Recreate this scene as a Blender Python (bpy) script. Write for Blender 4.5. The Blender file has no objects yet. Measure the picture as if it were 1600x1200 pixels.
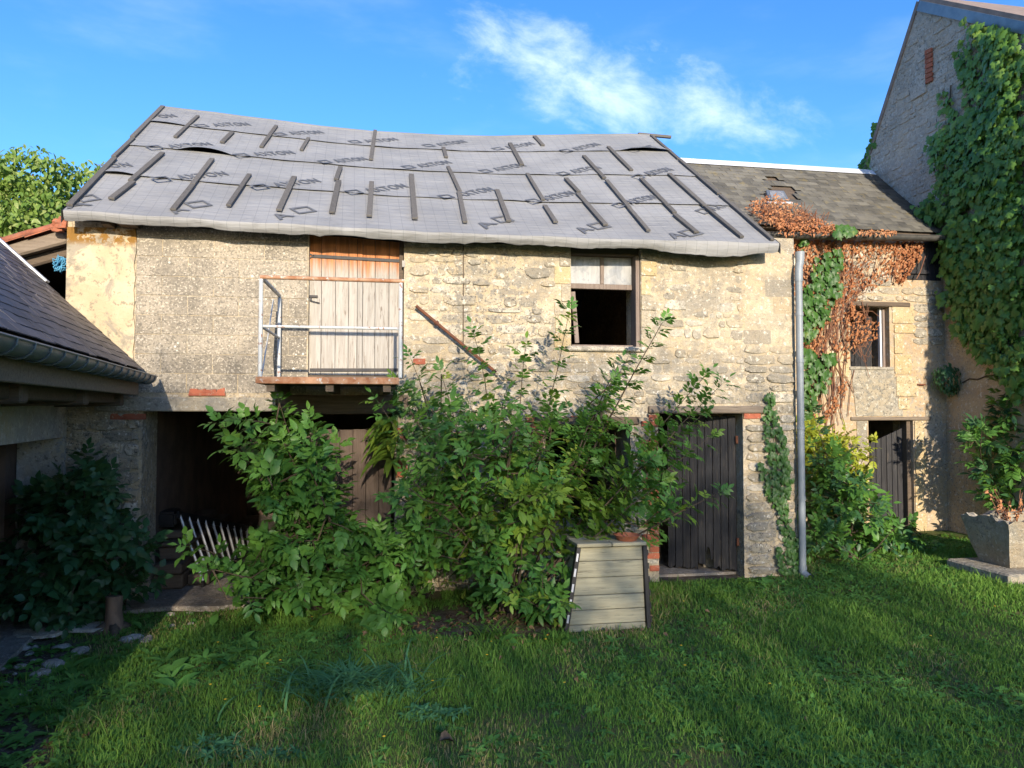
import bpy, bmesh, math, random
import numpy as np
from mathutils import Vector, Matrix, noise as mnoise
random.seed(7); rng = np.random.default_rng(11)
R = math.radians
sc = bpy.context.scene
COL = sc.collection

# ------------------------------------------------------------------ camera, sky, sun, exposure
FPX = 1150.0                       # focal length in photo pixels (photo 1600 x 1200)
YAW, PITCH = R(10.0), math.atan(40 / 1150)
CAM = Vector((0.0, -8.0, 1.95))    # the barn front is the plane y = 0
cd = bpy.data.cameras.new('camera'); cam = bpy.data.objects.new('camera', cd); COL.objects.link(cam)
cd.sensor_width = 36; cd.lens = FPX / 1600 * 36; cd.clip_end = 500; cd.clip_start = .05
cam.location = CAM; cam.rotation_euler = (R(90) + PITCH, 0, -YAW)
sc.camera = cam

SUN_TO = Vector((.02, -1.0, .285)).normalized()     # from the yard towards the sun
SUN_EL = math.asin(SUN_TO.z); SUN_AZ = math.atan2(SUN_TO.x, SUN_TO.y)
w = bpy.data.worlds.new('World'); sc.world = w; w.use_nodes = True
SKY_STRENGTH = .15
SCREEN_N = 7400
sd = bpy.data.lights.new('sun', 'SUN'); sd.energy = 3.4; sd.angle = R(.6); sd.color = (1, .86, .66)
so = bpy.data.objects.new('sun', sd); COL.objects.link(so)
so.rotation_euler = SUN_TO.to_track_quat('Z', 'Y').to_euler()
sc.view_settings.view_transform = 'Standard'; sc.view_settings.look = 'None'
sc.view_settings.gamma = 1; sc.view_settings.use_curve_mapping = False
sc.view_settings.exposure = 1.14
sc.cycles.max_bounces = 6; sc.cycles.transparent_max_bounces = 4
sc.cycles.use_denoising = True

FW = Vector((math.sin(YAW) * math.cos(PITCH), math.cos(YAW) * math.cos(PITCH), math.sin(PITCH)))
RT = Vector((math.cos(YAW), -math.sin(YAW), 0)); UP = RT.cross(FW)
def ray(px, py): return FW + RT * ((px - 800) / FPX) + UP * ((600 - py) / FPX)
def at_y(px, py, Y=0.0):
    d = ray(px, py); return CAM + d * ((Y - CAM.y) / d.y)
def at_z(px, py, Z=0.0):
    d = ray(px, py); return CAM + d * ((Z - CAM.z) / d.z)
def at_x(px, py, X):
    d = ray(px, py); return CAM + d * ((X - CAM.x) / d.x)
def proj(P):
    v = Vector(P) - CAM; f = v.dot(FW)
    return 800 + FPX * v.dot(RT) / f, 600 - FPX * v.dot(UP) / f
def fx(px, Y=0.0, py=600): return at_y(px, py, Y).x
def fz(px, py, Y=0.0): return at_y(px, py, Y).z

def world_nodes():
    nt = w.node_tree; nt.nodes.clear()
    def nd(t, **k):
        n = nt.nodes.new(t)
        for a, b in k.items(): setattr(n, a, b)
        return n
    L = nt.links.new
    out = nd('ShaderNodeOutputWorld'); bg = nd('ShaderNodeBackground'); bg.inputs[1].default_value = SKY_STRENGTH
    sky = nd('ShaderNodeTexSky', sky_type='NISHITA', sun_disc=False)
    sky.sun_elevation = SUN_EL; sky.sun_rotation = SUN_AZ; sky.air_density = 1.0; sky.dust_density = .8; sky.ozone_density = 4.5
    hs = nd('ShaderNodeHueSaturation'); hs.inputs['Saturation'].default_value = 1.17; hs.inputs['Value'].default_value = 1.0; hs.inputs['Hue'].default_value = .508
    L(sky.outputs[0], hs.inputs['Color'])
    tc = nd('ShaderNodeTexCoord')
    c = ray(960, 140).normalized()
    e1 = RT.copy(); e1 = (e1 - c * e1.dot(c)).normalized(); e2 = c.cross(e1) * -1
    ang = R(-14); e1r = e1 * math.cos(ang) + e2 * math.sin(ang); e2r = e2 * math.cos(ang) - e1 * math.sin(ang)
    def dot(v):
        n = nd('ShaderNodeVectorMath', operation='DOT_PRODUCT'); L(tc.outputs['Generated'], n.inputs[0]); n.inputs[1].default_value = v; return n.outputs['Value']
    def m(op, a, b=None, c_=None):
        n = nd('ShaderNodeMath', operation=op)
        for i, v in enumerate((a, b, c_)):
            if v is None: continue
            if isinstance(v, (int, float)): n.inputs[i].default_value = v
            else: L(v, n.inputs[i])
        return n.outputs[0]
    u, v, f = dot(e1r), dot(e2r), dot(c)
    cmb = nd('ShaderNodeCombineXYZ'); L(u, cmb.inputs[0]); L(v, cmb.inputs[1]); L(f, cmb.inputs[2])
    mp = nd('ShaderNodeMapping'); L(cmb.outputs[0], mp.inputs[0]); mp.inputs['Scale'].default_value = (6.5, 11, 3); mp.inputs['Location'].default_value = (1.3, .4, 0)
    n1 = nd('ShaderNodeTexNoise'); L(mp.outputs[0], n1.inputs['Vector']); n1.inputs['Scale'].default_value = 1.6; n1.inputs['Detail'].default_value = 12; n1.inputs['Roughness'].default_value = .63; n1.inputs['Distortion'].default_value = .2
    d2 = m('ADD', m('POWER', m('DIVIDE', u, .2), 2.0), m('POWER', m('DIVIDE', v, .06), 2.0))
    fall = m('MAXIMUM', m('SUBTRACT', 1.0, d2), -1.6)
    front = m('GREATER_THAN', f, 0.2)
    val = m('ADD', n1.outputs[0], m('MULTIPLY', fall, .2))
    mr = nd('ShaderNodeMapRange', interpolation_type='SMOOTHSTEP'); L(val, mr.inputs[0]); mr.inputs[1].default_value = .41; mr.inputs[2].default_value = 1.0
    a = m('MULTIPLY', m('MULTIPLY', mr.outputs[0], front), .58)
    # thin veils over the whole sky
    mp2 = nd('ShaderNodeMapping'); L(tc.outputs['Generated'], mp2.inputs[0]); mp2.inputs['Scale'].default_value = (2.2, 2.2, 7)
    n2 = nd('ShaderNodeTexNoise'); L(mp2.outputs[0], n2.inputs['Vector']); n2.inputs['Scale'].default_value = 1.7; n2.inputs['Detail'].default_value = 8; n2.inputs['Roughness'].default_value = .55
    mr2 = nd('ShaderNodeMapRange', interpolation_type='SMOOTHSTEP'); L(n2.outputs[0], mr2.inputs[0]); mr2.inputs[1].default_value = .5; mr2.inputs[2].default_value = .95; mr2.inputs[4].default_value = .16
    a2 = m('MAXIMUM', a, mr2.outputs[0])
    mx = nd('ShaderNodeMix', data_type='RGBA'); L(a2, mx.inputs[0]); L(hs.outputs[0], mx.inputs[6]); mx.inputs[7].default_value = (5.6, 6.0, 6.6, 1)
    L(mx.outputs[2], bg.inputs[0]); L(bg.outputs[0], out.inputs[0])
world_nodes()

# ------------------------------------------------------------------ materials
class NT:
    def __init__(s, name):
        s.m = bpy.data.materials.new(name); s.m.use_nodes = True
        s.t = s.m.node_tree; s.b = s.t.nodes['Principled BSDF']; s.out = s.t.nodes['Material Output']
    def n(s, t, **k):
        x = s.t.nodes.new(t)
        for a, b in k.items(): setattr(x, a, b)
        return x
    def L(s, a, b): s.t.links.new(a, b)
    def set(s, sock, v):
        if isinstance(v, (int, float)): sock.default_value = v
        elif isinstance(v, tuple): sock.default_value = (*v, 1) if len(v) == 3 and sock.type == 'RGBA' else v
        else: s.L(v, sock)
    def pos(s, scale=(1, 1, 1), loc=(0, 0, 0), rot=(0, 0, 0), src='pos'):
        if src == 'pos': o = s.n('ShaderNodeNewGeometry').outputs['Position']
        elif src == 'obj': o = s.n('ShaderNodeTexCoord').outputs['Object']
        else: o = s.n('ShaderNodeTexCoord').outputs['UV']
        mp = s.n('ShaderNodeMapping'); s.L(o, mp.inputs[0])
        mp.inputs['Scale'].default_value = scale; mp.inputs['Location'].default_value = loc; mp.inputs['Rotation'].default_value = rot
        return mp.outputs[0]
    def noise(s, vec, scale=5, detail=6, rough=.6, dist=0):
        x = s.n('ShaderNodeTexNoise'); s.L(vec, x.inputs['Vector'])
        x.inputs['Scale'].default_value = scale; x.inputs['Detail'].default_value = detail; x.inputs['Roughness'].default_value = rough; x.inputs['Distortion'].default_value = dist
        return x.outputs[0]
    def vor(s, vec, scale=5, feature='F1', rnd=1):
        x = s.n('ShaderNodeTexVoronoi', feature=feature); s.L(vec, x.inputs['Vector']); x.inputs['Scale'].default_value = scale; x.inputs['Randomness'].default_value = rnd
        return x.outputs[0]
    def mr(s, v, a, b, c=0, d=1):
        x = s.n('ShaderNodeMapRange', interpolation_type='SMOOTHSTEP'); s.set(x.inputs[0], v)
        for i, q in zip((1, 2, 3, 4), (a, b, c, d)): x.inputs[i].default_value = q
        return x.outputs[0]
    def mix(s, f, a, b, mode='MIX'):
        x = s.n('ShaderNodeMix', data_type='RGBA', blend_type=mode); s.set(x.inputs[0], f); s.set(x.inputs[6], a); s.set(x.inputs[7], b)
        return x.outputs[2]
    def math(s, op, a, b=0.0):
        x = s.n('ShaderNodeMath', operation=op); s.set(x.inputs[0], a); s.set(x.inputs[1], b); return x.outputs[0]
    def rand(s): return s.n('ShaderNodeObjectInfo').outputs['Random']
    def attr(s, name): return s.n('ShaderNodeAttribute', attribute_name=name).outputs['Fac']
    def sep(s, v, i): x = s.n('ShaderNodeSeparateXYZ'); s.L(v, x.inputs[0]); return x.outputs[i]
    def bump(s, h, strength=.5, dist=.01):
        x = s.n('ShaderNodeBump'); x.inputs['Strength'].default_value = strength; x.inputs['Distance'].default_value = dist; s.L(h, x.inputs['Height'])
        s.L(x.outputs[0], s.b.inputs['Normal']); return x.outputs[0]
    def done(s, col, rough=.9, metal=0, spec=.3):
        s.set(s.b.inputs['Base Color'], col); s.set(s.b.inputs['Roughness'], rough); s.b.inputs['Metallic'].default_value = metal; s.b.inputs['Specular IOR Level'].default_value = spec
        return s.m

def m_limestone(name, base, ochre, grey, white=(.66, .6, .5), rnd=0.0, lich=.5, dark=(.06, .05, .04), bumps=.8):
    s = NT(name); p = s.pos()
    c = s.mix(s.mr(s.noise(p, 2.2, 5, .6), .40, .60), base, ochre)
    if rnd:
        r = s.rand()
        c = s.mix(rnd, c, s.mix(s.mr(r, .25, .75), s.mix(s.mr(r, .0, .3), white, grey), s.mix(s.mr(r, .7, 1.0), base, ochre)))
    big = s.noise(p, 1.5, 8, .72, .5)
    patch = s.mr(s.noise(s.pos(loc=(1, 6, 2)), .9, 3, .5), .40, .60, .35, 1)
    c = s.mix(s.math('MULTIPLY', s.mr(big, .55 - .1 * lich, .62), .75), c, grey)
    c = s.mix(s.math('MULTIPLY', s.mr(s.noise(p, 13, 6, .72), .50, .57, 0, .95), patch), c, grey)
    c = s.mix(s.mr(s.noise(s.pos(loc=(3, 1, 8)), 17, 6, .72), .56, .61, 0, .9), c, white)
    c = s.mix(s.math('MULTIPLY', s.mr(s.noise(s.pos(loc=(9, 4, 2)), 30, 4, .7), .57, .63, 0, .95), patch), c, dark)
    if False:
        r = s.rand()
        c = s.mix(rnd, c, s.mix(s.mr(r, .25, .75), s.mix(s.mr(r, .0, .3), white, grey), s.mix(s.mr(r, .7, 1.0), base, ochre)))
    c = s.mix(.18, c, s.mix(s.noise(p, 70, 3, .6), (.1, .09, .07), (.8, .75, .66)))
    h = s.math('ADD', s.noise(p, 26, 6, .7), s.math('MULTIPLY', s.noise(p, 7, 4, .6), 1.2))
    s.bump(h, bumps, .035)
    return s.done(c, .95, 0, .15)

def m_simple(name, a, b, scale=8, rough=.8, metal=0, bump=.3, stretch=(1, 1, 1), rnd=0.0, spec=.3, c3=None, bd=.006, tint=0):
    s = NT(name); p = s.pos(stretch)
    n = s.noise(p, scale, 6, .62)
    c = s.mix(s.mr(n, .36, .64), a, b)
    if c3: c = s.mix(s.mr(s.noise(s.pos(stretch, (4, 7, 1)), scale * 2.3, 5, .7), .56, .66), c, c3)
    if rnd:
        r = s.rand(); c = s.mix(rnd, c, s.mix(r, tuple(x * .45 for x in a), tuple(min(1, x * 1.5) for x in b)))
    if tint: c = s.mix(tint, c, s.mix(s.attr('tint'), tuple(x * .3 for x in a), tuple(min(1, x * 2) for x in b)))
    if bump: s.bump(s.noise(p, scale * 3, 5, .65), bump, bd)
    return s.done(c, rough, metal, spec)

def m_wood(name, a, b, dark, axis='z', rnd=.35, rough=.85, scale=1.0, top=None):
    s = NT(name)
    st = {'z': (22, 22, 1.3), 'x': (1.3, 22, 22), 'y': (22, 1.3, 22)}[axis]
    p = s.pos(tuple(v * scale for v in st))
    g = s.noise(p, 2.0, 7, .65, .3)
    c = s.mix(s.mr(g, .35, .65), a, b)
    c = s.mix(s.mr(s.noise(s.pos(tuple(v * scale * 1.7 for v in st), (5, 3, 9)), 2, 5, .7), .57, .66), c, dark)
    c = s.mix(s.mr(s.vor(s.pos(tuple((6 if v > 5 else 2.2) for v in st)), 1.1), .03, .09, 1, 0), c, dark)
    r = s.rand(); c = s.mix(rnd, c, s.mix(r, tuple(x * .5 for x in a), tuple(min(1, x * 1.35) for x in b)))
    if top:                                              # (z where the weathering starts, z where sheltered wood keeps its stain, colour)
        z = s.sep(s.pos(), 2); zz = s.math('ADD', z, s.math('MULTIPLY', s.noise(p, 1.2, 4, .6), .5))
        c = s.mix(s.mr(zz, top[0], top[1]), c, s.mix(s.mr(g, .35, .65), top[2], tuple(x * .6 for x in top[2])))
    s.bump(g, .7, .006)
    return s.done(c, rough, 0, .2)

def m_leaf(name, a, b, c3=None, trans=.3, rough=.45, yellow=None):
    s = NT(name)
    t = s.attr('tint'); r = s.rand()
    f = s.math('ADD', s.math('MULTIPLY', t, .7), s.math('MULTIPLY', r, .3))
    c = s.mix(s.mr(f, .1, .8), a, b)
    if c3: c = s.mix(s.mr(f, .74, .92), c, c3)
    p = s.pos(); c = s.mix(.25, c, s.mix(s.noise(p, 40, 3, .6), tuple(x * .5 for x in a), tuple(x * 1.4 for x in b)))
    s.done(c, rough, 0, .35)
    tr = s.n('ShaderNodeBsdfTranslucent'); s.L(s.mix(.55, c, yellow or (.25, .4, .03)), tr.inputs[0])
    mx = s.n('ShaderNodeMixShader'); mx.inputs[0].default_value = trans
    s.L(s.b.outputs[0], mx.inputs[1]); s.L(tr.outputs[0], mx.inputs[2]); s.L(mx.outputs[0], s.out.inputs[0])
    return s.m

M = {}
M['mortar'] = m_limestone('lime_mortar', (.56, .465, .325), (.47, .365, .225), (.235, .215, .18), (.66, .61, .52), lich=.9)
M['stone'] = m_limestone('lime_stone', (.47, .395, .28), (.42, .325, .20), (.205, .19, .16), (.66, .61, .52), rnd=.68, lich=.75)
M['stone_grey'] = m_limestone('gable_stone', (.52, .445, .38), (.48, .38, .29), (.33, .295, .26), (.56, .53, .49), rnd=.5, lich=.7)
M['mortar_grey'] = m_limestone('gable_mortar', (.52, .44, .375), (.48, .38, .29), (.34, .305, .265), (.54, .51, .47), lich=.6)
M['quoin_yellow'] = m_limestone('yellow_stone', (.55, .43, .235), (.5, .36, .17), (.44, .34, .18), rnd=.25, lich=.1)
M['render'] = m_limestone('old_render', (.62, .49, .30), (.52, .37, .19), (.30, .26, .2), lich=.45)
M['ochre_plaster'] = m_limestone('ochre_plaster', (.46, .345, .21), (.40, .27, .145), (.30, .26, .21), (.55, .5, .42), lich=.25, bumps=.4)
M['cement'] = m_limestone('grey_cement', (.30, .275, .23), (.33, .28, .2), (.19, .18, .155), (.46, .44, .38), lich=.5, bumps=.5)
M['white_plaster'] = m_limestone('white_plaster', (.42, .42, .41), (.44, .39, .29), (.28, .29, .29), (.52, .52, .51), lich=.45, bumps=.5)
M['house_white'] = m_simple('pale_render', (.62, .60, .55), (.55, .53, .48), 3, .9)
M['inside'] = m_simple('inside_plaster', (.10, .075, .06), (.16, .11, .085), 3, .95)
M['brick'] = m_simple('brick', (.42, .13, .07), (.30, .09, .055), 14, .9, 0, .6, rnd=.35, c3=(.42, .32, .24))
M['terracotta'] = m_simple('terracotta', (.42, .15, .08), (.28, .10, .06), 12, .85, 0, .5, rnd=.3, c3=(.2, .17, .13))

def m_block():
    s = NT('concrete_block'); p = s.pos()
    c = s.mix(s.mr(s.noise(p, 1.6, 6, .65), .38, .62), (.37, .325, .26), (.19, .17, .14))
    c = s.mix(s.mr(s.noise(p, 46, 3, .6), .48, .62, 0, .8), c, (.13, .12, .10))
    c = s.mix(s.mr(s.noise(s.pos(loc=(2, 2, 7)), 55, 3, .6), .56, .64, 0, .8), c, (.58, .52, .43))
    sp = s.vor(s.pos(), 13)
    big = s.mr(s.noise(s.pos(loc=(1, 5, 3)), 2.4, 3, .5), .45, .6)
    c = s.mix(s.math('MULTIPLY', s.mr(sp, .13, .19, 1, 0), big), c, (.62, .61, .56))
    c = s.mix(.14, c, s.mix(s.rand(), (.16, .14, .12), (.5, .44, .36)))
    s.bump(s.noise(p, 60, 4, .7), .7, .012)
    return s.done(c, .95, 0, .15)
M['block'] = m_block()
def m_render_patch():
    s = NT('lichen_render'); p = s.pos()
    c = s.mix(s.mr(s.noise(p, 3, 6, .6), .38, .62), (.56, .46, .32), (.48, .38, .25))
    c = s.mix(s.mr(s.noise(p, 2.1, 7, .7, .5), .50, .57, 0, .8), c, (.27, .245, .20))
    c = s.mix(s.mr(s.noise(s.pos(loc=(7, 0, 3)), 16, 6, .7), .55, .62, 0, .85), c, (.25, .22, .16))
    z = s.sep(p, 2); band = s.math('MULTIPLY', s.mr(z, 3.58, 3.66), s.mr(z, 3.77, 3.83, 1, 0))
    c = s.mix(s.math('MULTIPLY', band, s.mr(s.noise(p, 9, 6, .7), .42, .5)), c, (.24, .13, .035))
    s.bump(s.noise(p, 18, 7, .7), .8, .02)
    return s.done(c, .95, 0, .15)
M['lichen_render'] = m_render_patch()
def m_sheet():
    s = NT('roof_sheet'); uv = s.pos(src='uv'); p = s.pos()
    def line(i, per, wd):
        f = s.math('FRACT', s.math('DIVIDE', s.sep(uv, i), per)); return s.math('LESS_THAN', f, wd)
    g = s.math('MAXIMUM', line(0, .125, .045), line(1, .125, .05))
    c = s.mix(s.mr(s.noise(p, 1.1, 5, .6), .35, .65), (.235, .236, .238), (.285, .286, .288))
    c = s.mix(s.math('MULTIPLY', g, .42), c, (.09, .095, .105))
    c = s.mix(s.mr(s.noise(s.pos((1, 1, 1), (3, 3, 3)), 5, 6, .7), .56, .72, 0, .4), c, (.14, .14, .14))
    h = s.math('ADD', s.noise(s.pos((.8, 9, 1), src='uv'), 2.4, 4, .55), s.math('MULTIPLY', s.noise(s.pos((1.5, 3, 1), src='uv'), 1.3, 3, .5), 2))
    s.bump(h, .38, .03)
    return s.done(c, .6, 0, .35)
M['sheet'] = m_sheet()
M['print'] = m_simple('sheet_print', (.11, .114, .125), (.135, .14, .15), 6, .6, 0, 0)
M['batten'] = m_wood('batten_wood', (.135, .128, .122), (.10, .094, .088), (.05, .045, .04), 'y')
M['loft_plank'] = m_wood('loft_door_wood', (.43, .41, .38), (.31, .285, .255), (.15, .11, .085), 'z', .3, top=(3.62, 3.86, (.52, .215, .09)))
M['tar_plank'] = m_wood('tarred_wood', (.035, .036, .042), (.018, .018, .022), (.10, .085, .07), 'z', .35, .55)
M['gate_plank'] = m_wood('gate_wood', (.16, .125, .105), (.12, .09, .075), (.05, .04, .03), 'z')
M['beam'] = m_wood('beam_wood', (.15, .115, .085), (.09, .07, .055), (.035, .03, .025), 'x')
M['grey_beam'] = m_wood('grey_beam', (.26, .215, .17), (.17, .135, .105), (.06, .05, .04), 'x')
M['frame_wood'] = m_wood('frame_wood', (.27, .22, .19), (.19, .145, .125), (.08, .06, .05), 'z')
M['crate_wood'] = m_wood('crate_wood', (.36, .335, .235), (.27, .25, .175), (.13, .12, .085), 'x', .2)
M['iron'] = m_simple('dark_iron', (.035, .036, .042), (.055, .05, .05), 12, .6, .3, .2)
M['rust'] = m_simple('rusty_iron', (.19, .075, .04), (.11, .05, .035), 20, .85, .2, .4)
M['rail'] = m_simple('rail_paint', (.44, .47, .49), (.50, .52, .53), 10, .55, 0, .2, c3=(.26, .10, .045))
M['rail_rust'] = m_simple('rail_rusty', (.40, .24, .15), (.27, .11, .05), 9, .8, 0, .4, c3=(.48, .46, .43))
M['zinc'] = m_simple('zinc', (.20, .225, .245), (.26, .28, .29), 5, .45, .6, .1)
M['zinc_dark'] = m_simple('old_zinc', (.10, .10, .10), (.15, .145, .14), 6, .5, .5, .1)
M['pvc'] = m_simple('grey_pvc', (.20, .23, .26), (.24, .27, .30), 4, .45, 0, .05, spec=.4)
M['white_metal'] = m_simple('white_flashing', (.66, .68, .72), (.58, .60, .65), 4, .4, .1, .1)
M['slate'] = m_simple('slate', (.075, .068, .07), (.13, .112, .115), 7, .55, 0, .3, rnd=.4, spec=.4, c3=(.15, .13, .11))
M['moss_slate'] = m_simple('mossy_slate', (.094, .094, .094), (.145, .142, .132), 3, .85, 0, .5, tint=.3, c3=(.20, .17, .10))
M['pink_roof'] = m_simple('flat_tile', (.26, .20, .17), (.20, .155, .135), 6, .85, 0, .5)
M['black'] = m_simple('black_plastic_and_shade', (.012, .012, .014), (.02, .02, .022), 6, .5, 0, .1)
M['white_clip'] = m_simple('white_plastic', (.6, .6, .62), (.5, .5, .52), 6, .5, 0, 0)
M['alu'] = m_simple('aluminium', (.55, .56, .58), (.45, .46, .48), 9, .4, .7, .1)
M['rope'] = m_simple('blue_twine', (.06, .24, .42), (.10, .32, .5), 20, .7, 0, .2)
M['floor'] = m_limestone('floor_concrete', (.29, .25, .21), (.24, .19, .15), (.17, .15, .13), (.4, .37, .33), lich=.6)
M['rubble'] = m_limestone('rubble_stone', (.40, .38, .34), (.36, .29, .2), (.22, .22, .21), (.6, .58, .54), rnd=.4)
M['trough'] = m_limestone('trough_stone', (.35, .315, .25), (.31, .25, .17), (.19, .185, .16), (.46, .43, .37), lich=.5)
M['bark'] = m_simple('bark', (.11, .08, .055), (.06, .045, .032), 14, .9, 0, .8, (1, 1, .3))
M['stump_wood'] = m_simple('stump_wood', (.22, .14, .09), (.13, .085, .06), 14, .9, 0, .8, (1, 1, .3))
M['stem'] = m_simple('green_stem', (.10, .095, .04), (.07, .05, .035), 14, .8, 0, .3)
M['dry_stem'] = m_simple('dry_stem', (.24, .12, .07), (.16, .075, .05), 14, .9, 0, .3)
M['elder'] = m_leaf('elder_leaf', (.05, .15, .032), (.13, .285, .048), (.22, .33, .06))
M['elder_yellow'] = m_leaf('elder_leaf_light', (.085, .19, .025), (.22, .33, .045), (.36, .32, .05))
M['elder_dark'] = m_leaf('elder_leaf_dark', (.022, .072, .030), (.045, .125, .045), trans=.2)  # darker elder copy; stands for shade on the dark shrub and young ash
M['bright_leaf'] = m_leaf('sunlit_leaf', (.22, .30, .03), (.42, .44, .05), (.5, .46, .08), .35, yellow=(.5, .5, .03))
M['ivy'] = m_leaf('ivy_leaf', (.028, .085, .020), (.065, .155, .028), (.16, .22, .04), .2)
M['wall_ivy'] = m_leaf('wall_ivy_leaf', (.055, .145, .028), (.13, .25, .042), (.2, .26, .06), .2)
M['dead_leaf'] = m_leaf('dead_leaf', (.36, .13, .06), (.52, .25, .12), (.56, .36, .2), .25, .8, (.4, .12, .03))
M['litter'] = m_leaf('litter_leaf', (.13, .075, .04), (.26, .17, .09), None, .15, .8, (.3, .15, .05))
M['fern'] = m_leaf('fern_leaf', (.06, .13, .02), (.14, .21, .025), (.24, .28, .04), .25)
M['tree_leaf'] = m_leaf('tree_leaf', (.09, .18, .03), (.22, .32, .07), (.38, .42, .16), .35)
M['weed'] = m_leaf('weed_leaf', (.055, .175, .035), (.13, .30, .055), None, .25, .6)
M['tuft'] = m_leaf('tuft_blade', (.055, .18, .065), (.11, .27, .10), None, .2, .75)
M['flower'] = m_simple('yellow_flower', (.7, .42, .02), (.75, .5, .04), 5, .7, 0, 0)

def m_grass():
    s = NT('grass_blade'); t = s.attr('tint'); d = s.attr('dry')
    c = s.mix(t, (.08, .20, .034), (.19, .35, .06))
    c = s.mix(s.mr(d, .45, .95), c, (.40, .33, .16))
    s.done(c, .7, 0, .2)
    tr = s.n('ShaderNodeBsdfTranslucent'); s.L(c, tr.inputs[0]); mx = s.n('ShaderNodeMixShader'); mx.inputs[0].default_value = .4
    s.L(s.b.outputs[0], mx.inputs[1]); s.L(tr.outputs[0], mx.inputs[2]); s.L(mx.outputs[0], s.out.inputs[0])
    return s.m
M['grass'] = m_grass()
def m_ground():
    s = NT('lawn_soil'); p = s.pos(); soil = s.attr('soil')
    g = s.mix(s.mr(s.noise(p, 2.5, 6, .6), .38, .62), (.08, .13, .035), (.13, .13, .05))
    so_ = s.mix(s.mr(s.noise(p, 9, 6, .65), .4, .6), (.075, .055, .038), (.13, .105, .08))
    so_ = s.mix(s.mr(s.noise(p, 40, 4, .6), .58, .66), so_, (.22, .2, .17))
    s.bump(s.noise(p, 24, 6, .7), .8, .03)
    return s.done(s.mix(soil, g, so_), 1, 0, .1)
M['ground'] = m_ground()
def m_glass():
    s = NT('dusty_glass'); p = s.pos((9, 9, 1.4))
    c = s.mix(s.mr(s.noise(p, 2, 6, .65), .35, .65), (.17, .175, .185), (.26, .265, .275))
    return s.done(c, s.mr(s.noise(s.pos(), 6, 5, .6), .3, .7, .15, .5), 0, .6)
M['dusty_glass'] = m_glass()

# ------------------------------------------------------------------ object helpers
W = {}
def link(o, parent=None, mtx=None):
    COL.objects.link(o); mtx = mtx or Matrix()
    if parent:
        o.parent = parent; o.matrix_parent_inverse = W[parent.name].inverted()
    o.matrix_basis = mtx; W[o.name] = mtx
    return o
def thing(name, label, cat, loc=(0, 0, 0), group=None):
    o = bpy.data.objects.new(name, None); o.empty_display_size = .1
    link(o, None, Matrix.Translation(loc)); tag(o, label, cat, group); return o
def tag(o, label, cat, group=None):
    o['label'] = label; o['category'] = cat
    if group: o['group'] = group
    return o
def inst(name, me, mtx, parent): return link(bpy.data.objects.new(name, me), parent, mtx)

def np_mesh(name, verts, loops, starts, totals, mat, smooth=False, attrs=None):
    me = bpy.data.meshes.new(name)
    me.vertices.add(len(verts)); me.vertices.foreach_set('co', np.ascontiguousarray(verts, dtype=np.float32).ravel())
    me.loops.add(len(loops)); me.loops.foreach_set('vertex_index', np.ascontiguousarray(loops, dtype=np.int32))
    me.polygons.add(len(starts)); me.polygons.foreach_set('loop_start', np.ascontiguousarray(starts, dtype=np.int32)); me.polygons.foreach_set('loop_total', np.ascontiguousarray(totals, dtype=np.int32))
    if smooth: me.polygons.foreach_set('use_smooth', np.ones(len(starts), dtype=bool))
    for k, v in (attrs or {}).items():
        a = me.attributes.new(k, 'FLOAT', 'POINT'); a.data.foreach_set('value', np.ascontiguousarray(v, dtype=np.float32))
    me.update(calc_edges=True); me.materials.append(M[mat] if isinstance(mat, str) else mat)
    return me

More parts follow.
